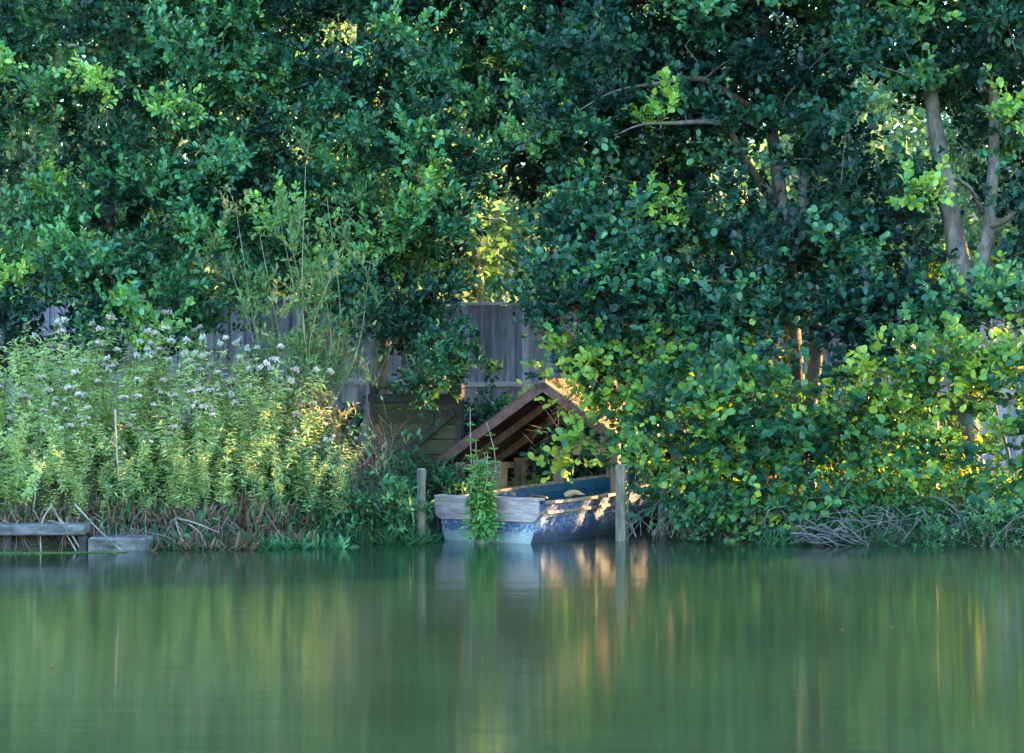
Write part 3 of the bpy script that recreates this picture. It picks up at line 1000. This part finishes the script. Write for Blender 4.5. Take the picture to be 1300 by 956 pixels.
# rowlock on the far gunwale as in the photo
gl_ = Geo(); tx = 1.15 / BL
bx_ = -beam(tx)
gl_.tube([(bx_, 1.15, .52), (bx_, 1.15, .64)], .017, 6)
gl_.tube([(bx_ - .06, 1.15, .78), (bx_ - .055, 1.15, .69), (bx_, 1.15, .64), (bx_ + .055, 1.15, .69), (bx_ + .06, 1.15, .78)], .014, 6)
gl_.build('rowlock', M['iron'], boat, smooth=True)
g = Geo()
kk = []
g.tube(curve_pts([(.52, .10, .56), (.60, .16, .59), (.70, .24, .57), (.66, .34, .56), (.55, .20, .60), (.62, .12, .60)], 20), .022, 6, wob=.5)
o = place(Geo(), 'x', M['iron'], boat) if False else g.build('mooring_rope', M['iron'], boat, smooth=True)
g = Geo(); g.tube(curve_pts([(.25, 1.55, .52), (.36, 1.6, .56), (.50, 1.66, .53)], 8), [.03, .04, .045, .04, .035, .03, .02, .01][:len(curve_pts([(0,0,0),(1,0,0),(2,0,0)], 8))], 7)
g.build('bow_cushion', M['timber_lit'], boat, smooth=True)

# ------------------------------------------------------------------ mooring posts
def mooring_post(label, px, pytop, Y, hw, mat='post', lean=(0, 0), round_=True):
    p = at(px, 600, Y)
    zt = at(px, pytop, Y)[2]
    o = thing('mooring_post', label, 'post', None, (p[0], p[1], -.4))
    g = Geo()
    n = 10
    zz = np.linspace(-.4, zt, 8)
    pts = [(p[0] + lean[0] * (z + .4), p[1] + lean[1] * (z + .4), z) for z in zz]
    if round_:
        g.tube(pts, [hw * (1 + .04 * math.sin(i * 2.1)) for i in range(8)], 11, wob=.10)
    else:
        g.box((p[0], p[1], (zt - .4) / 2), R, H, UP, hw, hw, (zt + .4) / 2)
    o2 = place(g, 'shaft', M[mat], o, smooth=round_, bevel=0 if round_ else .008)
    g = Geo(); c = np.array(pts[-1])
    g.tube([c - [0, 0, .004], c + [0, 0, .012]], [hw * .97, hw * .80], 11)
    place(g, 'cut_top', M['dry_stem'], o)
    return o


mooring_post('slim grey mooring post standing in the water left of the boat', 535, 596, 24.95, .056)
mooring_post('mooring post before the stern wrapped in climbing plants', 611, 585, 24.85, .095, 'concrete')
mooring_post('mooring post on the right of the boat with its right face in sun', 790, 590, 25.2, .068, round_=False)
mooring_post('short mooring post half hidden among dry stems beside the bow', 842, 604, 26.2, .07)
print('built hard things')
exec_veg = True
# ------------------------------------------------------------------ climbers on the post before the stern
def lance_plant(lv, base, top, n_nodes, leaf_len, wfrac, tint, droop=.35, start=.15, bend=.1, per=2, shrink=.5, side=1.0):
    base = np.asarray(base, float); top = np.asarray(top, float)
    b = np.array([rng.normal() * bend, rng.normal() * bend, 0])
    pts = curve_pts([base, (base + top) / 2 + b, top], 9)
    for i in range(n_nodes):
        t = start + (1 - start) * (i + .5) / n_nodes
        p = pts[min(len(pts) - 1, int(t * (len(pts) - 1) + .5))] + (0, 0, rng.normal() * .01)
        a0 = i * 1.571 + rng.normal() * .35
        for k in range(per):
            a = a0 + 2 * PI * k / per
            d = np.array([math.cos(a), math.sin(a), .35 - droop * (1.3 - t) + rng.normal() * .12]) * side
            L = leaf_len * (1 - shrink * t ** 2) * rng.uniform(.75, 1.15)
            lv.add(np.array([p]), np.array([d]), np.array([[math.cos(a) * .4 + rng.normal() * .5, math.sin(a) * .4 - .25 + rng.normal() * .5, .9]]), np.array([L]), np.array([L * wfrac]),
                   np.array([np.clip(tint + rng.normal() * .14, 0, 1)]))
    return pts


cl = thing('climbing_plant', 'bright green climber winding up the post in front of the stern', 'climber', None, tuple(at(611, 686, 24.75)))
g = Geo(); lv = Leaves(LEAF_LANCE)
for i in range(64):
    x = 611 + rng.normal() * 9; yb = rng.uniform(640, 690); yt = rng.uniform(575, 640)
    pts = lance_plant(lv, at(x, min(yb, 686), 24.76), at(611 + rng.normal() * 9, yt, 24.74), 13, .105, .45, .55, per=3, bend=.04)
    g.tube(pts, .004, 4, cap=False)
for (xb, xt, yt) in ((606, 597, 520), (616, 618, 536), (602, 604, 560)):
    pts = lance_plant(lv, at(xb, 640, 24.75), at(xt, yt, 24.75), 26, .12, .26, .75, per=2, bend=.05, droop=.1)
    g.tube(pts, .005, 4, cap=False)
for i in range(260):                               # skirt of leaves widening at the water
    py = rng.uniform(625, 684); w = np.interp(py, [625, 684], [10, 22])
    p = at(613 + rng.normal() * w * .55, py, 24.72 + rng.normal() * .05)
    L = rng.uniform(.05, .10)
    lv.add(np.array([p]), np.array([[rng.normal() * .7, -.5, -.4 + rng.normal() * .4]]), np.array([[rng.normal() * .4, -.6, .7]]), np.array([L]), np.array([L * .5]), np.array([rng.uniform(.1, .75)]))
place(g, 'stems', M['twig_pale'], cl, smooth=True)
place(lv.mesh('leaves'), 'leaves', M['leaf_climb'], cl)

# ------------------------------------------------------------------ flower bank: hemp agrimony and willowherb
def herb_proto(name, label, cat, h, heads, bloom, group, leafmat, n_nodes=18, wf=.27, leaf=.175, side_shoots=6, dead=True, spike=False, headr=.05):
    root = thing(name, label, cat, group)
    g = Geo(); lv = Leaves(LEAF_LANCE); dv = Leaves(LEAF_LANCE)
    lean = rng.normal(size=2) * .26
    wf *= rng.uniform(.75, 1.35); leaf *= rng.uniform(.7, 1.2); dr_ = rng.uniform(.4, 1.3)
    top = np.array([lean[0], lean[1], h])
    n_low = max(3, int(n_nodes * .22))
    pts = curve_pts([(0, 0, -.1), (lean[0] * .2, lean[1] * .2, h * .5), top], 12)
    g.tube(pts, np.linspace(.0075, .003, len(pts)), 4, cap=False)
    tips = [top]
    for i in range(n_nodes):
        t = (i + .6) / n_nodes
        p = pts[min(len(pts) - 1, int(t * (len(pts) - 1) + .5))]
        for k in range(4 if not spike else 3):
            a = i * 1.57 + k * 1.571 + rng.normal() * .6
            d = np.array([math.cos(a), math.sin(a), .45 - dr_ * (1 - t) + rng.normal() * .5])
            if t < .4 and rng.random() < .4:
                continue
            L = leaf * rng.uniform(.7, 1.15) * (1 - .55 * t ** 2)
            tgt = dv if (t < .30 and dead and rng.random() < .75) else lv
            if tgt is dv:
                d[2] = -1.1 + rng.normal() * .3; L *= .8
            tgt.add(np.array([p]), np.array([d]), np.array([[math.cos(a) * .4 + rng.normal() * .55, math.sin(a) * .4 + rng.normal() * .55, .9]]), np.array([L]), np.array([L * wf * rng.uniform(.8, 1.2)]),
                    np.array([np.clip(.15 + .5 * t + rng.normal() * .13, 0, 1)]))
    for s in range(side_shoots):
        t0 = rng.uniform(.3, .92)
        p = pts[int(t0 * (len(pts) - 1))]
        a = rng.uniform(0, 6.28); ln = h * rng.uniform(.12, .30)
        tip = p + np.array([math.cos(a) * ln * .55, math.sin(a) * ln * .55, ln])
        q = lance_plant(lv, p, tip, 7, leaf * .62, wf, .62, per=2, bend=.02)
        g.tube(q, .003, 3, cap=False)
        tips.append(tip)
    place(g, 'stem', M['herb_stem'], root, smooth=True)
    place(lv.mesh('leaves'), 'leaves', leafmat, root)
    if dv.P:
        place(dv.mesh('withered_leaves'), 'withered_leaves', M['leaf_dead'], root)
    if heads:
        tips = [tips[0]] + sorted(tips[1:], key=lambda q_: -q_[2])
        for tp in tips[:heads]:
            fv = Leaves(LEAF_SIMPLE)
            if spike:
                n = 34
                z = rng.random(n) ** .8
                a = rng.uniform(0, 6.28, n)
                r_ = .045 * (1.1 - z)
                P = tp + np.stack([np.cos(a) * r_, np.sin(a) * r_, z * .16 - .08], 1)
                D = np.stack([np.cos(a), np.sin(a), .4 + 0 * a], 1)
                L = rng.uniform(.018, .032, n)
            else:
                n = 110
                a = rng.uniform(0, 6.28, n); rr = np.sqrt(rng.random(n)) * headr * rng.uniform(.7, 1.3)
                cx = (rng.integers(0, 5, n)) * 1.257
                P = tp + np.stack([np.cos(a) * rr * .55 + np.cos(cx) * headr * .45, np.sin(a) * rr * .55 + np.sin(cx) * headr * .45, .03 - rr * .25 + rng.normal(size=n) * .009], 1)
                D = unit(rng.normal(size=(n, 3)) + [0, 0, .8])
                L = rng.uniform(.016, .030, n)
            fv.add(P, D, unit(rng.normal(size=(n, 3)) + [0, -.6, .8]), L, L * .8, rng.random(n))
            fv.twigs(np.tile(tp - np.array([0, 0, .05 if not spike else .10]), (n, 1)), P, .0013)
            place(fv.mesh('flower_head'), 'flower_head', [bloom, M['herb_stem']], root)
    return root


G_AG = 'pink and cream flowered herbs massed on the left bank'
L_AG = 'tall leafy herb with pinkish flower heads in the mass on the left bank'
L_AW = 'leafy herb with small white flower heads in the mass on the left bank'
L_GR = 'green leafy herb without flowers in the mass on the left bank'
L_WH = 'purple flowered willowherb at the back of the left bank'
protos = []
for i in range(4):
    protos.append((herb_proto('hemp_agrimony', L_AG, 'wildflower', rng.uniform(1.35, 1.6), 4, M['bloom'], G_AG, M['leaf_herb'], headr=.05), 'pink'))
for i in range(3):
    protos.append((herb_proto('hemp_agrimony', L_AW, 'wildflower', rng.uniform(1.2, 1.5), 2, M['bloom_white'], 'white flowered herbs on the left bank', M['leaf_herb'], headr=.028), 'white'))
for i in range(7):
    protos.append((herb_proto('bank_herb', L_GR, 'herb', rng.uniform(1.1, 1.45), 0, None, 'green herbs on the left bank', M['leaf_herb'], n_nodes=int(rng.integers(12, 19)), side_shoots=int(rng.integers(6, 15))), 'green'))
for i in range(2):
    protos.append((herb_proto('willowherb', L_WH, 'wildflower', rng.uniform(1.4, 1.7), 4, M['bloom_purple'], 'willowherbs at the back of the left bank', M['leaf_herb'], wf=.2, leaf=.11, spike=True), 'purple'))
used = set()


def put_herb(kind, x, y, sc, dz=0.0):
    c = [i for i, p in enumerate(protos) if p[1] == kind]
    i = int(rng.choice(c))
    o = protos[i][0]
    if i in used:
        o = dup(o)
    used.add(i)
    o.location = (x, y, g1(x, y) - .03 + dz)
    o.rotation_euler = (rng.normal() * .20, rng.normal() * .20, rng.uniform(0, 6.28))
    o.scale = (sc, sc, sc * rng.uniform(.92, 1.08))


def top_py(px):    # outline of the flower bank
    return np.interp(px, [-60, 0, 90, 180, 290, 340, 390, 440], [436, 430, 400, 400, 430, 450, 490, 560])


cnt = 0
HP = np.zeros((0, 2))
for _ in range(4000):
    px = rng.uniform(-70, 440); y = rng.uniform(23.75, 26.6)
    x = (px - CX) * y / FPX
    if y - np.interp(x, WX, WY) < .18:
        continue
    if len(HP) and np.min(np.hypot(*(HP - (x, y)).T)) < .155:
        continue
    HP = np.vstack([HP, (x, y)])
    depth = (y - np.interp(x, WX, WY)) / 2.6
    lim = at(px, top_py(px), y)[2] - g1(x, y)           # height that reaches the bank's outline from here
    want = min(lim, rng.uniform(1.1, 1.9)) if depth > .45 else min(lim, rng.uniform(.55, 1.15) + depth)
    if want < .35:
        continue
    u = rng.random()
    kind = 'green' if u < .52 else 'white' if u < .72 else 'pink'
    if depth < .3:
        kind = 'green' if u < .8 else 'white'
    if depth > .6 and (px < 95 or 210 < px < 330) and rng.random() < .06:
        kind = 'purple'
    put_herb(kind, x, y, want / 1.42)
    cnt += 1
    if cnt >= 285:
        break
for i, p in enumerate(protos):                       # any pattern plant that was not needed goes
    if i not in used:
        for ch in list(p[0].children):
            bpy.data.objects.remove(ch)
        bpy.data.objects.remove(p[0])
print('herbs', cnt)

# ------------------------------------------------------------------ dense shrubs between the flower bank and the boat
def leafy_bush(label, poly, Y0, Y1, mat, leaf, wf, tint, spacing=.26, maxn=60, ntw=9, nlf=10, template=LEAF_LANCE, name='bush', base=None, group='leafy bushes at the water'):
    pads = pads_in(poly, Y0, Y1, spacing, s=(.7, 1.1), tint=tint, maxn=maxn)
    cx = np.mean([p[0] for p in poly]); b = at(cx, max(p[1] for p in poly) - 4, (Y0 + Y1) / 2)
    st = []
    for k in range(5):
        c = pads[int(rng.integers(len(pads)))][0]
        st.append(([b + (rng.normal() * .1, rng.normal() * .05, -.1), (b + c) / 2 + (0, 0, .1), c], .012, .004))
    return tree(name, label, 'bush', st, pads, mat, leaf, group, nlf=nlf, ntw=ntw, template=template, wfrac=wf, limb_r=.007, size=(.26, .22, .22), up=.45, twr=.0025)


leafy_bush('dark bush between the flower bank and the slim mooring post', [(420, 600), (450, 550), (478, 575), (492, 545), (500, 600), (508, 670), (400, 684), (405, 640)], 24.7, 25.6, M['leaf_nettle'], .10, .42, .46, maxn=62, spacing=.24)
leafy_bush('yellow tinged bush at the right end of the flower bank', [(375, 470), (405, 480), (430, 545), (420, 575), (370, 560)], 25.3, 26.0, M['leaf_willow'], .085, .36, .6, maxn=26)
leafy_bush('dark leafy bush in front of the gate foot', [(480, 590), (560, 600), (600, 640), (560, 655), (490, 650)], 26.8, 28.0, M['leaf_nettle'], .085, .55, .3, maxn=40)
leafy_bush('low bramble on the bank under the right alder', [(1040, 620), (1210, 615), (1300, 640), (1310, 680), (1180, 685), (1050, 672)], 24.9, 25.6, M['leaf_nettle'], .07, .6, .42, maxn=70)
leafy_bush('low bramble on the bank right of the boat', [(845, 630), (985, 630), (1010, 675), (870, 680)], 24.9, 25.5, M['leaf_nettle'], .065, .6, .42, maxn=45)
leafy_bush('pale green water plant trailing into the pond at the right edge', [(1180, 668), (1260, 655), (1330, 640), (1330, 692), (1185, 696)], 24.2, 24.5, M['leaf_nettle'], .055, .55, .62, maxn=26, name='water_plant', group='trailing water plants')
for k, (px, y0) in enumerate(((450, 32), (560, 31), (700, 31), (860, 31), (1010, 31), (1140, 31))):
    leafy_bush(['dark ivy bush at the fence foot behind the gate', 'dark ivy bush at the fence foot by the gate corner', 'ivy bush at the fence foot behind the shelter', 'ivy bush at the fence foot behind the alder stems', 'ivy bush at the fence foot right of the twin stems', 'ivy bush at the fence foot near the forked trunk'][k],
               [(px - 70, 520 + 20 * (k % 2)), (px + 70, 525), (px + 70, 600), (px - 70, 600)], y0 - 1.4, y0 - .3, M['leaf_alder'], .09, .7, .4, maxn=34, template=LEAF_ROUND, group='ivy bushes along the fence foot')

# ------------------------------------------------------------------ sunlit dry bracken under the alders, dry stems, roots
def scatter_blades(name, label, cat, regions, mat, n, L, wf, lean=.5, up=1.0, tint=.5):
    lv = Leaves(LEAF_LANCE)
    for (px0, px1, Y0, Y1, w) in regions:
        k = int(n * w)
        y = rng.uniform(Y0, Y1, k); px = rng.uniform(px0, px1, k)
        x = (px - CX) * y / FPX
        z = ground(x, y)
        ok = z > -.25
        x, y, z = x[ok], y[ok], np.maximum(z[ok], -.02)
        k = len(x)
        D = unit(rng.normal(size=(k, 3)) * lean + [0, -.12, up])
        LL = L * rng.uniform(.5, 1.3, k)
        lv.add(np.stack([x, y, z], 1), D, unit(rng.normal(size=(k, 3)) + [0, -1, .3]), LL, LL * wf, np.clip(tint + rng.normal(size=k) * .25, 0, 1))
    o = link(name, lv.mesh(name), mat)
    return tag(o, label, cat, kind='stuff')


scatter_blades('undergrowth', 'dense green undergrowth covering the banks', 'undergrowth', [(-80, 440, 23.9, 27.5, .36), (430, 560, 25, 29, .08), (830, 1400, 24.7, 28, .42), (1400, 2300, 20, 30, .6)], M['leaf_nettle'], 12500, .20, .30, .8, .7, .4)
scatter_blades('grass', 'long grass hanging along the waterline', 'grass', [(830, 1400, 24.35, 25.2, .8), (380, 540, 24.5, 25.2, .3), (-80, 400, 23.7, 24.4, .3)], M['leaf_nettle'], 3000, .26, .035, .55, .5, .35)
scatter_blades('grass', 'green grass on the lawn seen behind the boat shelter', 'grass', [(640, 840, 29.2, 31.8, 1)], M['leaf_herb'], 5000, .16, .10, .4, 1, .45)
scatter_blades('dead_bracken', 'tan dry bracken catching the sun under the alders', 'bracken', [(930, 1000, 25.2, 26.6, .25), (1060, 1160, 25.2, 26.4, .35), (880, 960, 25.4, 26.4, .2), (820, 890, 25.0, 26.0, .15)], M['leaf_dead'], 4200, .36, .13, .65, .8, .85)
scatter_blades('dead_leaves', 'brown withered leaves and stalks along the foot of the flower bank', 'dead leaves', [(-70, 330, 23.75, 24.5, .9), (300, 400, 24.2, 24.9, .2)], M['leaf_dead'], 2300, .22, .14, .6, .75, .5)


def thin_stems(name, label, cat, items, mat, r, sides=4):
    g = Geo()
    for pts in items:
        g.tube(pts, np.linspace(r, r * .5, len(pts)), sides, cap=False)
    o = g.build(name, mat, None, smooth=True)
    return tag(o, label, cat, kind='stuff')


it = []
for k in range(85):
    px = rng.uniform(-40, 345); Y = np.interp((px - CX) * 24 / FPX, WX, WY) + rng.uniform(-.05, .25)
    a = at(px, 664 + rng.normal() * 10, Y); b = a + (rng.normal() * .22, -rng.uniform(.05, .3), -rng.uniform(.15, .45)); b[2] = max(b[2], -.05)
    it.append(curve_pts([a, (a + b) / 2 + (rng.normal() * .05, -.05, .05), b], 6))
thin_stems('dry_roots', 'tangle of fine brown roots hanging from the left bank', 'roots', it, M['root'], .006)
it = []
for k in range(170):
    px = rng.uniform(800, 1320); Y = np.interp((px - CX) * 24.6 / FPX, WX, WY) + rng.uniform(-.08, .30)
    a = at(px, 655 + rng.normal() * 12, Y); b = a + (rng.normal() * .30, -rng.uniform(.0, .3), -rng.uniform(.1, .42)); b[2] = max(b[2], -.05)
    it.append(curve_pts([a, (a + b) / 2 + (rng.normal() * .08, -.06, .08), b], 6))
thin_stems('dry_roots', 'tangle of dark roots hanging from the right bank', 'roots', it, M['root'], .006)
it = []
for k in range(46):
    a = at(rng.uniform(790, 895), 676 + rng.normal() * 6, 24.9 + rng.random() * .5)
    ang = rng.uniform(-1.1, 1.1); ln = rng.uniform(.25, .75)
    b = a + (math.sin(ang) * ln, rng.normal() * .1, abs(math.cos(ang)) * ln)
    it.append(curve_pts([a, (a + b) / 2 + (rng.normal() * .06, 0, .06), b], 6))
thin_stems('dry_stems', 'tangle of dry brown stems beside the boat on the right', 'stems', it, M['root'], .005)
# gnarled bundle of exposed roots
rt = thing('exposed_roots', 'gnarled bundle of pale exposed alder roots at the waterline on the right', 'roots', None, tuple(at(1050, 690, 24.5)))
g = Geo()
for k in range(46):
    x0 = rng.uniform(1000, 1062); x1 = x0 + rng.uniform(22, 62)
    y0, y1 = rng.uniform(672, 692), rng.uniform(682, 696)
    if rng.random() < .3: y0, y1 = y1, y0
    hh = min(y0, y1) - rng.uniform(0, 9)
    dq = rng.random() * .25
    ctrl = [at(x0, y0, 24.62 - dq), at(x0 + (x1 - x0) * .3, hh + rng.normal() * 3, 24.5 - dq), at(x0 + (x1 - x0) * .65, (hh + y1) / 2 + rng.normal() * 4, 24.45 - dq), at(x1, y1, 24.5 - dq)]
    q = curve_pts(ctrl, 12)
    g.tube(q, np.linspace(rng.uniform(.008, .017), .005, len(q)), 5, wob=.3)
place(g, 'roots', M['root_pale'], rt, smooth=True)

# pale broken sticks leaning from the left bank into the water
sticks = [((66, 640), (52, 705), 'thin'), ((68, 645), (97, 700), ''), ((70, 652), (100, 694), ''), ((95, 640), (158, 702), ''), ((0, 685), (24, 660), ''), ((222, 658), (242, 696), ''), ((235, 662), (262, 694), ''),
          ((226, 658), (278, 676), ''), ((268, 668), (275, 700), ''), ((45, 590), (42, 650), ''), ((146, 520), (151, 610), '')]
st_lab = ['thin bent pale stick reaching down to the water by the landing stage', 'pale stick leaning from the bank onto the landing stage', 'second pale stick beside the one leaning onto the landing stage', 'long pale stick slanting over the second slab into the water',
          'short pale stick at the far left end of the landing stage', 'dry stalk leaning into the water right of the slabs', 'dry stalk slanting into the water farther right of the slabs', 'dry stalk lying nearly flat at the bank edge right of the slabs', 'small upright dead stalk at the waterline',
          'grey dead stalk standing in the withered leaves at the left', 'forked dead stalk standing up among the green herbs']
for (a, b, _), lab in zip(sticks, st_lab):
    y0 = float(np.interp((a[0] - CX) * 23.7 / FPX, WX, WY))
    A = at(*a, y0 + .08 if a[1] > 630 else y0 + .2); B = at(*b, y0 - .28 if b[1] > 655 else y0 + .1)
    if a[1] > 655 and b[1] <= 665: B = at(*b, y0)
    t = thing('dead_stick', lab, 'stick', 'dead sticks on the left bank', tuple(B))
    g = Geo(); mid = (A + B) / 2 + (rng.normal() * .03, 0, rng.normal() * .03)
    q = curve_pts([A, mid, B], 8)
    g.tube(q, np.linspace(.012, .008, len(q)), 6, wob=.2)
    m_ = q[len(q) // 2]
    place(g, 'shaft', M['dry_stem'], t, smooth=True)
    g = Geo(); g.tube([m_, m_ + (rng.normal() * .08, -.05, .10), m_ + (rng.normal() * .14, -.08, .17)], [.007, .005, .003], 4); place(g, 'side_twig', M['dry_stem'], t, smooth=True)

# landing stage and slab at the far left
ls = thing('landing_stage', 'worn grey concrete landing stage with dark gap beneath at the far left', 'landing stage', None, tuple(at(50, 690, 23.6)))
a, b = at(-120, 664, 23.75), at(117, 664, 23.95)
zt = CAM_Z - (664 - HY) * 23.75 / FPX
g = Geo(); g.prism([np.array((a[0], 23.32, zt)), np.array((b[0], 23.50, zt - .01)), np.array((b[0] - .02, 24.3, zt + .02)), np.array((a[0], 24.3, zt + .02))], (0, 0, -.12))
place(g, 'deck_slab', M['concrete'], ls, bevel=.012)
for px in (-60, 8, 104):
    p = at(px, 690, 23.55)
    g = Geo(); g.box((p[0], 23.62, -.1), (1, 0, 0), (0, 1, 0), (0, 0, 1), .05, .05, .28); place(g, 'leg', M['gate_dark'], ls)  # dark leg colour paints in the shade beneath the deck
sb = thing('concrete_slab', 'mossy broken concrete slab at the waterline right of the landing stage', 'slab', None, tuple(at(152, 695, 23.7)))
a, b = at(114, 690, 23.62), at(190, 690, 23.8)
g = Geo(); g.prism([np.array((a[0], 23.50, .17)), np.array((b[0], 23.66, .15)), np.array((b[0] + .1, 24.3, .18)), np.array((a[0], 24.3, .19))], (0, 0, -.30))
place(g, 'slab_body', M['concrete'], sb, bevel=.02)
# scum of duckweed and a few floating leaves
lv = Leaves(LEAF_SIMPLE)
n = 2600
x = rng.uniform(-8, -4.6, n); y = 23.45 - np.abs(rng.normal(size=n)) * .16 * np.interp(x, [-8, -4.6], [2.0, .3])
lv.add(np.stack([x, y, np.full(n, .004)], 1), np.stack([rng.normal(size=n), rng.normal(size=n), np.zeros(n)], 1), np.tile([0, 0, 1.], (n, 1)), np.full(n, .05), np.full(n, .05), rng.random(n))
tag(link('duckweed', lv.mesh('duckweed'), M['leaf_willow']), 'film of pale duckweed on the water at the landing stage', 'duckweed', kind='stuff')
for k, (px, py) in enumerate(((1067, 801), (1130, 798), (1268, 804), (62, 847))):
    Y = CAM_Z * FPX / (py - HY)
    x = (px - CX) * Y / FPX
    l2 = Leaves(LEAF_ROUND); l2.add(np.array([[0, 0, .008]]), np.array([[1, .3, .02]]), np.array([[0, 0, 1.]]), np.array([.035]), np.array([.028]), np.array([.35]))
    o = link('floating_leaf', l2.mesh('floating_leaf'), M['leaf_dead']); o.location = (x, Y, 0)
    tag(o, ['small dead leaf floating on the water at the right, left of its neighbour', 'small dead leaf floating near the middle of the right water', 'small dead leaf floating at the right edge of the water', 'small dead leaf floating at the lower left of the water'][k], 'leaf', 'leaves floating on the pond')

# ------------------------------------------------------------------ light, sky, camera
to_sun = Vector((math.sin(SUN_AZ) * math.cos(SUN_EL), math.cos(SUN_AZ) * math.cos(SUN_EL), math.sin(SUN_EL)))
sd = bpy.data.lights.new('sun', 'SUN')
sd.energy = 46.0
sd.angle = math.radians(.5)
sd.color = (1.0, .61, .25)
so = bpy.data.objects.new('sun', sd); COL.objects.link(so)
so.rotation_euler = to_sun.to_track_quat('Z', 'Y').to_euler()
so.location = (20, 20, 20)

w = bpy.data.worlds.new('World'); scene.world = w
w.use_nodes = True
wn = w.node_tree; wn.nodes.clear()
sky = wn.nodes.new('ShaderNodeTexSky'); sky.sky_type = 'NISHITA'; sky.sun_disc = False
sky.sun_elevation = SUN_EL; sky.sun_rotation = SUN_AZ
sky.altitude = 0; sky.air_density = 1.0; sky.dust_density = .6; sky.ozone_density = 3.0
bg = wn.nodes.new('ShaderNodeBackground'); bg.inputs[1].default_value = 2.55
wo = wn.nodes.new('ShaderNodeOutputWorld')
wn.links.new(sky.outputs[0], bg.inputs[0]); wn.links.new(bg.outputs[0], wo.inputs[0])

cd = bpy.data.cameras.new('camera'); co = bpy.data.objects.new('camera', cd); COL.objects.link(co)
co.location = (0, 0, CAM_Z); co.rotation_euler = (PI / 2, 0, 0)
cd.sensor_width = 36; cd.lens = FPX / 1300 * 36
cd.shift_y = (HY - 478) / 1300
cd.clip_end = 2000
scene.camera = co
scene.view_settings.view_transform = 'Standard'
scene.view_settings.look = 'None'
scene.view_settings.exposure = 0
scene.view_settings.gamma = 1
cy = scene.cycles
cy.max_bounces = 6; cy.diffuse_bounces = 3; cy.glossy_bounces = 3; cy.transmission_bounces = 4; cy.transparent_max_bounces = 4
cy.use_denoising = True
cy.sample_clamp_indirect = 6
cy.caustics_reflective = False; cy.caustics_refractive = False
scene.render.film_transparent = False
